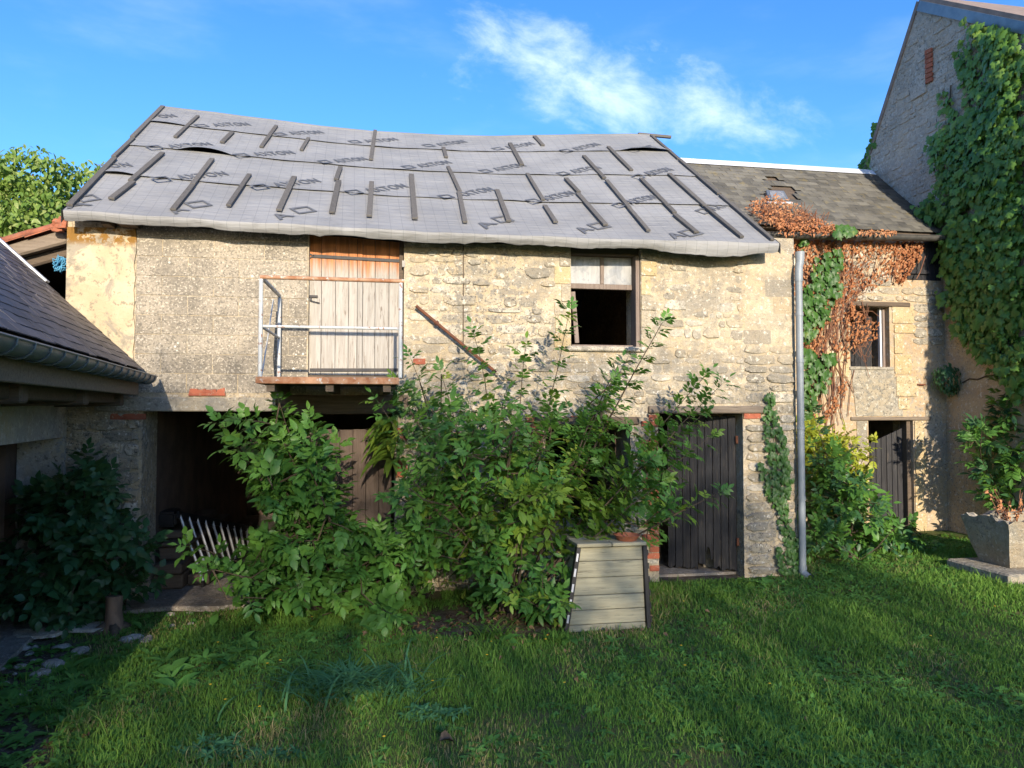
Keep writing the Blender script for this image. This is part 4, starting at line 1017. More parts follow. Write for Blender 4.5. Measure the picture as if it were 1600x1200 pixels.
# stones of the bare part of the gable
bare = [(1437, 6), (1500, 30), (1520, 60), (1505, 180), (1470, 235), (1462, 320), (1475, 366), (1420, 330), (1353, 272)]
zz_ = 4.4; gst = []
while zz_ < AP.z:
    h = random.uniform(.06, .13); y = YF
    while y < yb_:
        l = random.uniform(.10, .32); c = (y + l / 2, zz_ + h / 2)
        px, py = proj((XG, *c))
        if in_poly(px, py, bare) and zz_ + h < AP.z - abs(c[0] - AP.y) * (slope_b if c[0] > AP.y else slope_f) - .12 and not (1443 < px < 1462 and 72 < py < 133): gst.append((c[0], c[1], l - .015, h - .015))
        y += l
    zz_ += h
smg = stone_meshes('stone_grey'); RZm = Matrix.Rotation(R(-90), 4, 'Z')
random.shuffle(gst)
def g_mtx(c): return Matrix.Translation((XG + .004, c[0], c[1])) @ RZm @ Matrix.Rotation(random.uniform(-.06, .06), 4, 'Y') @ Matrix.Diagonal((c[2], random.choice((.004, .007, .011, .016)), c[3], 1))
for c in gst[:280]: inst('stone', random.choice(smg), g_mtx(c), tall)
if gst[280:]:
    V, Lp, S, T, ti = scatter(SV, [g_mtx(c) for c in gst[280:]], [random.randrange(18) for _ in gst[280:]]); o = link(bpy.data.objects.new('stone', np_mesh('stone', V, Lp, S, T, 'stone_grey')), tall); o['kind'] = 'stuff'
b0, b1 = at_x(1447, 80, XG), at_x(1459, 126, XG)
for i in range(7):
    zc = b0.z + (b1.z - b0.z) * (i + .5) / 7
    inst('brick', bk, Matrix.Translation((XG - .002, (b0.y + b1.y) / 2, zc)) @ RZm @ Matrix.Rotation(.12, 4, 'Y') @ Matrix.Diagonal((abs(b1.y - b0.y), .03, abs(b1.z - b0.z) / 7 - .012, 1)), tall)
P = at_x(1436, 132, XG); inst('quoin', block_mesh('quoin', 'stone_grey', .03), Matrix.Translation((XG + .002, P.y, P.z - .05)) @ RZm @ Matrix.Diagonal((.34, .03, .3, 1)), tall)
# lower part of that wall: ochre plaster with a crack
lp = [at_x(px, py, XG - .02) for px, py in ((1476, 385), (1476, 860), (1640, 980), (1640, 330), (1560, 300))]
yq0, yq1 = at_x(1478, 600, XG).y, -2.8
MB().prism([(XG - .016, YR - .003, -.2), (XG - .016, yq1, -.2), (XG - .016, yq1, 4.3), (XG - .016, YR - .003, 4.5)], (.017, 0, 0)).build('plaster_coat', 'ochre_plaster', tall)
mb = MB(); pp = [at_x(px, py, XG - .02) for px, py in ((1504, 598), (1515, 592), (1528, 593), (1540, 588), (1556, 586), (1570, 582), (1590, 579))]
mb.tube(pp, .012, 5); mb.build('crack_ridge', 'bark', tall)
# ------------------------------------------------------------------ low outbuilding at the left
g0 = at_y(232, 588, -.14); GZ = g0.z; g1 = at_z(0, 528, GZ); gd_ = (g1 - g0).normalized(); gup = Vector((gd_.y, -gd_.x, 0)); gup = gup if gup.x < 0 else -gup
g_end = g0 + gd_ * 4.7; PITCHL = R(43.5)
outb = thing('outbuilding', 'low slate-roofed outbuilding with a zinc gutter and pale plastered wall round a dark opening', 'outbuilding', (-3.3, -2, 0))
lu = (gup * math.cos(PITCHL) + Vector((0, 0, math.sin(PITCHL)))).normalized(); ln = gd_.cross(lu); ln = ln if ln.z > 0 else -ln
ro = g0 + gup * .05 + Vector((0, 0, .05)) + gd_ * -.04; UPL = 3.6
q = [ro, ro + gd_ * 4.7, ro + gd_ * 4.7 + lu * UPL, ro + lu * UPL]
MB().prism([p - ln * .02 for p in q], -ln * .05).build('roof_deck', 'beam', outb)
bsl = (gup * math.cos(PITCHL) - Vector((0, 0, math.sin(PITCHL)))).normalized()
MB().prism([q[3] - ln * .02, q[2] - ln * .02, q[2] + bsl * 3.6, q[3] + bsl * 3.6], Vector((0, 0, -.06))).build('back_slope', 'slate', outb)
msl = slates(ro, gd_, lu, ln, 4.7, UPL, .105, .21)
slm = MB(); slm.add(SLB[0], [(4, 5, 6, 7), (3, 2, 1, 0), (0, 1, 5, 4), (1, 2, 6, 5), (2, 3, 7, 6), (3, 0, 4, 7)]); slm = slm.mesh('slate', 'slate')
def inview(p, mpx=15):
    if (Vector(p) - CAM).dot(FW) < .3: return False
    x, y = proj(p); return -mpx < x < 1600 + mpx and -mpx < y < 1200 + mpx
vis = [m for m in msl if inview(m.translation)]; vis.sort(key=lambda m: (m.translation - CAM).length)
heroes = vis[:300]; hset = {id(m) for m in heroes}; rest = [m for m in msl if id(m) not in hset]
def fix(m):                                     # slight unevenness, a few slipped slates
    if random.random() < .05: m = m @ Matrix.Rotation(random.gauss(0, .12), 4, 'Z')
    return m
for m in heroes: inst('slate', slm, fix(m), outb)
V, Lp, S, T, ti = scatter([SLV], rest, [0] * len(rest)); o = link(bpy.data.objects.new('slate', np_mesh('slate', V, Lp, S, T, 'slate')), outb); o['kind'] = 'stuff'
gt_ = smooth_angle(gutter(g0 - gd_ * .02, g_end, .075).build('gutter', 'zinc', outb))
for i in range(17):
    p = g0 + gd_ * (.12 + i * .27); mb = MB(); x = gd_.cross(Vector((0, 0, 1))).normalized()
    for sgn in (1,):
        pts = [p + x * (.081 * math.cos(t)) - Vector((0, 0, .081 * math.sin(t))) for t in np.linspace(0, math.pi, 9)]; mb.tube(pts, .006, 5)
    mb.build('gutter_bracket', 'zinc', gt_)
def al(k, inn, z): return Vector((g0.x, g0.y, 0)) + gd_ * k + gup * inn + Vector((0, 0, z))
MB().hexa([al(-.02, .09, GZ - .19), al(4.6, .09, GZ - .19), al(4.6, .14, GZ - .19), al(-.02, .14, GZ - .19), al(-.02, .09, GZ - .03), al(4.6, .09, GZ - .03), al(4.6, .14, GZ - .03), al(-.02, .14, GZ - .03)]).build('fascia_board', 'grey_beam', outb, bevel=.006)
MB().hexa([al(.06, .26, GZ - .27), al(4.6, .26, GZ - .27), al(4.6, .42, GZ - .27), al(.06, .42, GZ - .27), al(.06, .26, GZ - .14), al(4.6, .26, GZ - .14), al(4.6, .42, GZ - .14), al(.06, .42, GZ - .14)]).build('wall_plate', 'beam', outb, bevel=.01)
for k in (.1, 1.5, 3.0): MB().bar(al(k + .06, .2, GZ - .22), al(k + .06, 1.05, GZ - .24), .13, .15).build('bracket_beam', 'beam', outb, bevel=.012)
INN = .765; LZ = 1.70
def lwall(k0, k1, z0, z1, name='wall', mat='white_plaster', i0=INN, i1=INN + .4):
    return MB().hexa([al(k0, i0, z0), al(k1, i0, z0), al(k1, i1, z0), al(k0, i1, z0), al(k0, i0, z1), al(k1, i0, z1), al(k1, i1, z1), al(k0, i1, z1)]).build(name, mat, outb)
KO = min((i * .01 - .15 for i in range(250)), key=lambda k: abs(proj(al(k, INN + .4, 1.2))[0] - 42)); LZ = min((1.2 + i * .01 for i in range(90)), key=lambda z: abs(proj(al(KO, INN + .4, z))[1] - 683))
lwall(-.235, KO, -.3, 2.9); lwall(KO + .001, KO + 2.2, LZ, 2.9); lwall(KO + 2.201, 4.09, -.3, 2.9)
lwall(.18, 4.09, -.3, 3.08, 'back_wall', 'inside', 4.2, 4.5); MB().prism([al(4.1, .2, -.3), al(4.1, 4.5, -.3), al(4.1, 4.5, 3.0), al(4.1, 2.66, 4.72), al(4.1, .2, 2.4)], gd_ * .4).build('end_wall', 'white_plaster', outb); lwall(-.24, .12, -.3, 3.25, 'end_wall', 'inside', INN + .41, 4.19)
lwall(KO + .001, KO + 2.18, .0, .04, 'door_step', 'floor', INN - .05, INN + .5)
# zinc strip along the verge beyond the barn corner
a, b = ro + lu * 1.22 - gd_ * .03 + ln * .03, ro + lu * 3.55 - gd_ * .03 + ln * .03
MB().bar(a, a.lerp(b, .27), .11, .02, ln).build('verge_flashing', 'white_metal', outb, bevel=.003); MB().bar(a.lerp(b, .275), b, .10, .02, ln).build('verge_flashing', 'white_metal', outb, bevel=.003)
# ------------------------------------------------------------------ tiled lean-to behind it
lean = thing('tiled_lean_to', 'open lean-to with red roof tiles and a rough timber rafter against the barn gable', 'lean-to', (-3.8, .5, 0))
A0, A1 = at_y(107, 363, .25), at_y(-40, 402, .25); dl = (A1 - A0).normalized()
MB().bar(A0 + Vector((0, 0, -.05)), A1 + Vector((0, 0, -.05)), .12, .14).build('rafter', 'grey_beam', lean, bevel=.02)
MB().bar(A0 + Vector((.0, .12, -.17)), A1 + Vector((0, .12, -.17)), .1, .12).build('rafter', 'beam', lean, bevel=.02)
for r in range(9):
    p = A0 + dl * (.02 + r * .31) + Vector((0, -.02, .06 + .01 * random.random()))
    for c in range(7):
        y = c * .22; pts = []
        mb = MB(); qv = []
        for e, rr in ((0, .085), (1, .1)):
            for j in range(7):
                t = math.pi * j / 6; qv.append(p + dl * (.36 * e) + Vector((0, y + math.cos(t) * rr, math.sin(t) * rr * .8 - .025 * e)))
        mb.add(qv, [(j, j + 1, j + 8, j + 7) for j in range(6)]); mb.add([v + Vector((0, 0, -.014)) for v in qv], [(j, j + 7, j + 8, j + 1) for j in range(6)]); k = len(mb.v) - 14
        mb.f += [(j, j + k, j + k + 1, j + 1) for j in range(6)] + [(7 + j, 8 + j, k + 8 + j, k + 7 + j) for j in range(6)]
        mb.build('roof_tile', 'terracotta', lean, True)
# bedding mortar with broken tiles against the gable
for i, (px, py, sx) in enumerate(((98, 352, .1), (92, 357, .08), (103, 345, .06))):
    P = at_y(px, py, .1); mb = MB(); v, f = SV[i]; mb.add([(P.x + x * sx * 1.6, P.y + y * .08, P.z + z * sx * 1.2) for x, y, z in v], f); mb.build('broken_tile', 'terracotta', lean)
MB().box(-6.2, XL - .02, 2.2, 2.4, -.3, A0.z + .02).build('back_wall', 'inside', lean)
MB().box(-6.2, -6.0, .3, 2.19, -.3, 3.0).build('end_wall', 'inside', lean)
MB().prism([A0 + Vector((0, .0, .02)), A1 + dl * 2 + Vector((0, 0, .02)), A1 + dl * 2 + Vector((0, 2.2, .02)), A0 + Vector((0, 2.2, .02))], (0, 0, .02)).build('roof_boards', 'beam', lean)
# bundle of blue twine
P = at_y(94, 413, -.06 + .2); tw = MB()
pts = []
for i in range(120):
    t = i * .55; rr = .05 + .03 * math.sin(i * 1.7); pts.append((P.x + rr * math.sin(t) * math.cos(t * .31) * 1.1, P.y + rr * math.cos(t * .7) * .7, P.z + rr * math.cos(t) * 1.1))
tw.tube(pts, .006, 4); o = tw.build('twine_bundle', 'rope', None, True); tag(o, 'tangled bundle of blue twine hung under the tiled lean-to roof', 'twine')

# ------------------------------------------------------------------ leaves
def leaflet(base, d, n, L, wd, droop=.25, fold=.25):
    """pointed leaflet; returns verts, faces (12 triangles' worth)"""
    d = Vector(d).normalized(); n = Vector(n).normalized(); x = d.cross(n).normalized(); base = Vector(base)
    prof = ((0, 0), (.22, .72), (.5, 1.0), (.76, .62), (1, 0)); vs = []; fs = []
    for t, q in prof:
        c = base + d * (L * t) - n * (droop * L * t * t); h = wd / 2 * q
        if q == 0: vs.append(c)
        else: vs += [c - x * h + n * (h * fold), c, c + x * h + n * (h * fold)]
    fs = [(0, 2, 1), (0, 3, 2), (1, 2, 5, 4), (2, 3, 6, 5), (4, 5, 8, 7), (5, 6, 9, 8), (7, 8, 10), (8, 9, 10)]
    return vs, fs
def compound(pairs, seed, wide=.42, spread=62):
    r = random.Random(seed); V = []; Fc = []
    def add(v, f):
        o = len(V); V.extend(tuple(p) for p in v); Fc.extend(tuple(i + o for i in q) for q in f)
    rl = .62
    add([(-.008, 0, 0), (.008, 0, 0), (.006, rl, -.05), (-.006, rl, -.05)], [(0, 1, 2, 3)])
    for k in range(pairs):
        t = .26 + (rl - .26) * k / max(1, pairs - .35)
        for sgn in (-1, 1):
            a = R(spread + r.uniform(-9, 9)); L = r.uniform(.36, .46); add(*leaflet((0, t, -.05 * t), (sgn * math.sin(a), math.cos(a), r.uniform(-.15, .1)), (sgn * r.uniform(-.1, .3), 0, 1), L, L * wide, r.uniform(.12, .38)))
    L = r.uniform(.42, .52); add(*leaflet((0, rl, -.05), (r.uniform(-.15, .15), 1, -.1), (r.uniform(-.2, .2), 0, 1), L, L * wide * 1.05, r.uniform(.15, .4)))
    return np.array(V), Fc
ELD = [compound(2, 1), compound(2, 2), compound(3, 3), compound(3, 4), compound(1, 5), compound(2, 6, .48)]
ASH = [compound(4, 11, .3, 66), compound(5, 12, .32, 66), compound(4, 13, .34, 64), compound(3, 14, .36)]
BRD = [compound(2, 21, .62, 52), compound(2, 22, .66, 48), compound(1, 23, .7, 50), compound(2, 24, .58, 55)]
def simple_leaf(seed, wide=.55):
    r = random.Random(seed); v, f = leaflet((0, 0, 0), (0, 1, 0), (0, 0, 1), 1, wide, r.uniform(.1, .4), r.uniform(.1, .5)); return np.array([tuple(p) for p in v]), f
SMP = [simple_leaf(i) for i in range(4)]
def ivy_leaf(seed):
    r = random.Random(seed); pr = [(0, .0), (.32, -.12), (.5, .18), (.34, .34), (.42, .62), (.16, .62), (0, 1.0), (-.16, .62), (-.42, .62), (-.34, .34), (-.5, .18), (-.32, -.12)]
    vs = [(0, .35, .06)] + [(x * r.uniform(.9, 1.1), y * r.uniform(.93, 1.07), -.10 * abs(x) * 2 * r.uniform(.5, 1.4) - .12 * max(0, y - .4)) for x, y in pr]; n = len(pr)
    return np.array(vs), [(0, 1 + i, 1 + (i + 1) % n) for i in range(n)]
IVY = [ivy_leaf(i) for i in range(5)]
def curl(seed):
    r = random.Random(seed); v, f = leaflet((0, 0, 0), (0, 1, 0), (0, 0, 1), 1, .7, r.uniform(.4, .9), r.uniform(.6, 1.4)); return np.array([tuple(p) for p in v]), f
DED = [curl(i) for i in range(5)]
MESH_CACHE = {}
def leaf_mesh(variants, k, mat):
    key = (id(variants), k, mat)
    if key not in MESH_CACHE:
        v, f = variants[k]; lp = np.concatenate([np.array(q) for q in f]); tot = np.array([len(q) for q in f]); st = np.concatenate([[0], np.cumsum(tot)[:-1]])
        MESH_CACHE[key] = np_mesh('leaf', v, lp, st, tot, mat, False, {'tint': rng.random() * .5 + rng.random(len(v)) * .25})
    return MESH_CACHE[key]
def put_leaves(leaves, variants, mat, parent, hero=300, part='foliage', size_px=9):
    """the leaves that show largest as single objects, the others joined"""
    def score(m):
        p = m.translation
        if not inview(p, 0): return 1e9
        return (p - CAM).length / max(m.to_scale()[1], .01)
    which = [random.randrange(len(variants)) for _ in leaves]; order = sorted(range(len(leaves)), key=lambda i: score(leaves[i])); h = [i for i in order[:hero] if score(leaves[i]) < 1e8]; hs = set(h)
    for i in h: inst('leaf', leaf_mesh(variants, which[i], mat), leaves[i], parent)
    rest = [i for i in range(len(leaves)) if i not in hs]
    if rest:
        tn = [min(1, max(0, .5 + .55 * mnoise.noise(leaves[i].translation * 1.7) + random.gauss(0, .2))) for i in rest]
        V, Lp, S, T, ti = scatter(variants, [leaves[i] for i in rest], [which[i] for i in rest], tn); o = link(bpy.data.objects.new(part, np_mesh(part, V, Lp, S, T, mat, False, {'tint': ti})), parent); o['kind'] = 'stuff'
    return
def bez(a, c, b, t): return a * ((1 - t) ** 2) + c * (2 * t * (1 - t)) + b * (t * t)
def shrub(name, label, cat, base, poly, yr, ncl, mat, size, shoots, variants=ELD, stem='stem', hero=300, n_stems=9, mat2=None, p2=None, group=None, updir=.35, trunk=.016, clus=3, twl=.30):
    base = Vector(base); root = thing(name, label, cat, base, group); leaves = []; leaves2 = []; tw = MB()
    pts = [at_y(x, y, random.uniform(*yr)) for x, y in sample_poly(poly, ncl)]; pts = [p for p in pts if p.z > .05]
    cen = sum(pts, Vector()) / len(pts); cen = Vector((cen.x * .6 + base.x * .4, cen.y * .6 + base.y * .4 , cen.z * .5))
    def emit(p, d, out, s):
        n = (Vector((0, 0, 1)) * .75 + out * .45 + Vector((random.uniform(-.35, .35), random.uniform(-.5, .1), random.uniform(-.2, .2)))).normalized()
        m = frame(p, d, n, s)
        if mat2 and random.random() < p2(proj(p)): leaves2.append(m)
        else: leaves.append(m)
    def dress(path, t0, s0, step, taper=.55, mainstem=False):
        L = sum((path[i + 1] - path[i]).length for i in range(len(path) - 1)); k = max(2, int(L * (1 - t0) / step)); alt = random.random() * 3
        for i in range(k + 1):
            t = t0 + (1 - t0) * i / k; f = t * (len(path) - 1); j = min(int(f), len(path) - 2); p = path[j].lerp(path[j + 1], f - j); d = (path[j + 1] - path[j]).normalized()
            a = d.orthogonal().normalized(); a.rotate(Matrix.Rotation(alt + (i % 2) * 1.57, 3, d)); s = s0 * (1 - (1 - taper) * i / k) * random.uniform(.8, 1.2)
            out = (p - cen); out.z *= .3; out = out.normalized() if out.length > 0 else Vector((0, -1, 0))
            for sg in (1, -1):
                if random.random() < .94: emit(p, d * .55 + a * sg * .85 + Vector((0, 0, .12 - .25 * random.random())), out, s)
        emit(path[-1], d, Vector((0, -1, 0)), s0 * taper)
    stems = []
    for i in range(n_stems):
        p = random.choice(pts); stems.append(p)
    sh = [at_y(x, y, Y) for x, y, Y in shoots]
    paths = []
    for i, tip in enumerate(sh + stems):
        a = base + Vector((random.gauss(0, .06), random.gauss(0, .05), -.03)); h = (tip - a); c = a + Vector((h.x * .25, h.y * .3, h.z * .62))
        if i < len(sh): c = a + Vector((h.x * .45, h.y * .4, h.z * .45)) + Vector((0, 0, .12))
        path = [bez(a, c, tip, t) + Vector((random.gauss(0, .008), random.gauss(0, .008), 0)) for t in np.linspace(0, 1, 12)]; paths.append(path)
        r0 = trunk * random.uniform(.7, 1.2); MBs = MB().tube(path, [r0 * (1 - .8 * q / 11) for q in range(12)], 6, False); MBs.build('stem', stem, root, True)
        dress(path, .40 if i < len(sh) else .35, size * (.98 if i < len(sh) else 1), .075 if i < len(sh) else .10, .72 if i < len(sh) else .7)
    allp = [p for path in paths for p in path[3:]]
    for P in pts:
        anc = min(random.sample(allp, min(40, len(allp))), key=lambda q: (q - P).length); d = (P - anc)
        d = (d.normalized() * .7 + Vector((random.uniform(-.3, .3), random.uniform(-.5, .1), updir))).normalized(); L = twl * random.uniform(.7, 1.3); a = P - d * L
        path = [anc.lerp(a, .0) if (anc - a).length < .5 else a, a.lerp(P, .5), P]; path = [a, a.lerp(P, .5) + Vector((0, 0, .01)), P]; tw.tube([path[0], path[1], path[2]], [.006, .005, .003], 4, False)
        if (anc - a).length < .6: tw.tube([anc, a], [.007, .006], 4, False)
        dress(path, .1, size, L / clus, .75)
    o = tw.build('twigs', stem, root); o['kind'] = 'stuff'
    put_leaves(leaves, variants, mat, root, hero if not leaves2 else int(hero * len(leaves) / (len(leaves) + len(leaves2))))
    if leaves2: put_leaves(leaves2, variants, mat2, root, int(hero * len(leaves2) / (len(leaves) + len(leaves2))))
    return root

b_c = at_z(800, 962, 0); b_m = at_z(530, 950, 0); b_l = at_z(130, 965, 0)
shrub('elder_shrub', 'big sprawling elder with long arching shoots at the middle of the barn front', 'shrub', b_c,
      [(660, 620), (705, 585), (760, 620), (830, 620), (880, 650), (930, 600), (965, 600), (985, 670), (1045, 695), (1065, 745), (1040, 800), (998, 838), (940, 842), (905, 850), (895, 900), (880, 950), (820, 962), (720, 945), (660, 890), (610, 840), (585, 790), (640, 760), (650, 690)],
      (-1.75, -.35), 158, 'elder', .245, [(888, 489, -1.0), (742, 520, -.9), (1033, 504, -1.0), (965, 570, -1.1), (955, 600, -1.2), (1128, 600, -1.2), (1105, 585, -.9), (1108, 684, -1.3), (1122, 770, -1.4), (642, 562, -.8), (590, 628, -1.1), (690, 585, -1.0), (1095, 650, -1.0), (1030, 755, -1.6), (820, 545, -.9), (700, 690, -1.3), (1010, 720, -1.3), (880, 940, -1.8), (640, 745, -1.3), (620, 600, -.7)],
      ELD, 'bark', 300, 12, 'elder_yellow', lambda q: max(.14, .85 - (((q[0] - 860) / 190) ** 2 + ((q[1] - 800) / 110) ** 2)))
shrub('elder_shrub', 'blue-green elder shrub growing before the open bay beneath the balcony', 'shrub', b_m,
      [(345, 672), (420, 640), (490, 655), (505, 720), (540, 775), (590, 805), (640, 850), (665, 930), (625, 972), (540, 968), (450, 966), (375, 945), (340, 880), (400, 845), (430, 800), (385, 760), (365, 700)],
      (-1.35, -.3), 90, 'elder', .27, [(345, 662, -.9), (435, 630, -.8), (400, 690, -1.0), (485, 660, -.8), (300, 855, -1.1), (330, 890, -1.3), (525, 700, -.8), (615, 960, -1.6)], BRD[:2] + ELD[:3], 'bark', 300, 12)
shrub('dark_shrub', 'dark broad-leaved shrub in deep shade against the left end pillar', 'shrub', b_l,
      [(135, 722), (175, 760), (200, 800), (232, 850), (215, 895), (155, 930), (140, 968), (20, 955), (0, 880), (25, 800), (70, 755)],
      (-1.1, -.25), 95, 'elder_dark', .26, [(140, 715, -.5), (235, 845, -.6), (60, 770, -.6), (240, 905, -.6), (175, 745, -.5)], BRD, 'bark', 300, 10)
b_r = at_y(1335, 905, .9); b_r.z = float(zg(b_r.x, b_r.y))
shrub('green_shrub', 'rounded dark green shrub filling the corner beside the grey downpipe', 'shrub', b_r,
      [(1262, 690), (1300, 705), (1350, 745), (1395, 800), (1450, 850), (1488, 885), (1440, 905), (1360, 915), (1275, 912), (1262, 840)],
      (.15, 1.5), 125, 'elder', .25, [(1270, 640, .6), (1450, 848, .7), (1482, 880, .3), (1310, 700, .9), (1420, 820, 1.2)], BRD[:2] + ELD, 'bark', 300, 10, 'elder_dark', lambda q: .35)
b_y = at_y(1300, 860, 1.72); b_y.z = float(zg(b_y.x, b_y.y))
shrub('yellow_shrub', 'shrub with yellow-green sunlit leaves rising behind the dark green shrub', 'shrub', b_y,
      [(1258, 668), (1300, 672), (1345, 680), (1338, 710), (1352, 770), (1330, 790), (1285, 770), (1256, 720)], (1.2, 1.75), 42, 'bright_leaf', .24, [(1362, 692, 1.5), (1345, 738, 1.4), (1280, 665, 1.6), (1362, 785, 1.4)], ELD[:4], 'stem', 300, 5)
b_s = at_y(1585, 830, 1.0); b_s.z = float(zg(b_s.x, b_s.y))
shrub('young_ash', 'young pinnate-leaved tree growing behind the stone trough at the right edge', 'tree', b_s,
      [(1560, 492), (1600, 480), (1650, 500), (1660, 800), (1590, 775), (1575, 700), (1530, 695), (1520, 660), (1575, 625), (1565, 560)], (.55, 1.25), 85, 'elder', .34, [(1518, 672, .9), (1545, 738, .8), (1575, 495, 1.1), (1560, 600, 1.0), (1600, 775, .7)], ASH, 'bark', 300, 6, 'elder_dark', lambda q: .5)

# ------------------------------------------------------------------ climbers
def stalk(mb, pts, r): mb.tube(pts, r, 4, False)
def creeper(name, label, cat, root_loc, mk, hero, variants, mat, extra=None, stem='bark', group=None):
    root = thing(name, label, cat, root_loc, group); leaves, stems = mk()
    put_leaves(leaves, variants, mat, root, hero)
    if stems.v: o = stems.build('stems', stem, root); o['kind'] = 'stuff'
    return root
def mk_wall_creeper():
    body = [(1519, 24), (1560, 22), (1640, 15), (1640, 660), (1600, 612), (1560, 560), (1512, 522), (1492, 470), (1482, 420), (1478, 372), (1474, 352), (1455, 338), (1440, 322), (1476, 318), (1478, 300), (1470, 256), (1463, 218), (1490, 205), (1500, 196), (1526, 189), (1545, 150), (1560, 95), (1540, 60), (1528, 45)]
    strands = [[(1512, 71), (1520, 100), (1530, 130), (1534, 170)], [(1495, 81), (1508, 100), (1516, 140), (1524, 190)], [(1475, 142), (1486, 165), (1499, 196), (1505, 220)], [(1545, 60), (1560, 90), (1575, 120)], [(1436, 322), (1450, 336), (1470, 345)], [(1530, 60), (1550, 110), (1556, 160)]]
    out = []; st = MB()
    for _ in range(20000):
        y = random.uniform(-3.4, 2.6) if random.random() < .3 else random.uniform(.5, 2.6); z = random.uniform(1.6, 8.4)
        if z > AP.z - abs(y - AP.y) * (slope_b if y > AP.y else slope_f) - .1: continue
        px, py = proj((XG, y, z)); jx, jy = px + random.gauss(0, 5), py + random.gauss(0, 6)
        if px > 1625:
            low = 2.6 + .35 * math.sin(y * 2.3)
            if z < low: continue
        elif not in_poly(jx, jy, body): continue
        if px < 1560 and mnoise.noise(Vector((y * 2.6, z * 2.2, 7))) > .42: continue
        if len(out) > 5200: break
        out.append((y, z, random.random() ** 1.5 * .20 + .03))
    for s_ in strands:
        pts = [at_x(px, py, XG) for px, py in s_]
        for a, b in zip(pts[:-1], pts[1:]):
            n = int((b - a).length / .022)
            for i in range(n):
                p = a.lerp(b, random.random()); out.append((p.y + random.gauss(0, .06), p.z + random.gauss(0, .06), random.uniform(.02, .07)))
        stalk(st, [p + Vector((-.02, 0, 0)) for p in pts], .008)
    lv = []
    for y, z, off in out:
        n = Vector((-1, random.gauss(-.15, .4), random.uniform(-.1, .9))); d = Vector((random.uniform(-.4, .1), random.gauss(0, .6), -1)); lv.append(frame((XG - off - .02, y, z), d, n, random.choice((.06, .08, .1, .12, .145)) * random.uniform(.85, 1.15)))
    for i in range(14):
        y = random.uniform(.2, 1.9); p = [Vector((XG - .03, y + .12 * math.sin(k * 1.3 + i), .5 + k * .8)) for k in range(4, 9)]; stalk(st, p, .014)
    return lv, st
creeper('wall_creeper', 'dense green creeper hanging in tiled leaves over the right-hand gable wall', 'creeper', (XG - .1, .5, 0), mk_wall_creeper, 300, IVY, 'wall_ivy')
def mk_back():
    lv = []
    for _ in range(700):
        px, py = random.choice(sample_poly([(1366, 170), (1372, 200), (1358, 265), (1325, 268), (1335, 235), (1350, 205)], 1)); p = at_x(px, py, XG + random.uniform(-.02, .25))
        if p.z > AP.z - (p.y - AP.y) * slope_b + .35: continue
        lv.append(frame(p, (random.gauss(0, .4), random.gauss(0, .4), -.8), (-.4, random.uniform(-1, .2), .5), random.uniform(.10, .17)))
    return lv, MB()
creeper('climbing_ivy', 'ivy clump showing behind the back slope of the tall gable', 'ivy', (XG, 4.2, 0), mk_back, 60, IVY, 'wall_ivy')
ZOF = YR - .03
def on_wall(px, py, off=.03): return at_y(px, py, YR - off)
def clear(px, py): return not any(o[0] < (p := at_y(px, py, YR)).x < o[1] and o[2] < p.z < o[3] for k, o in so_.items() if k != 'panel')
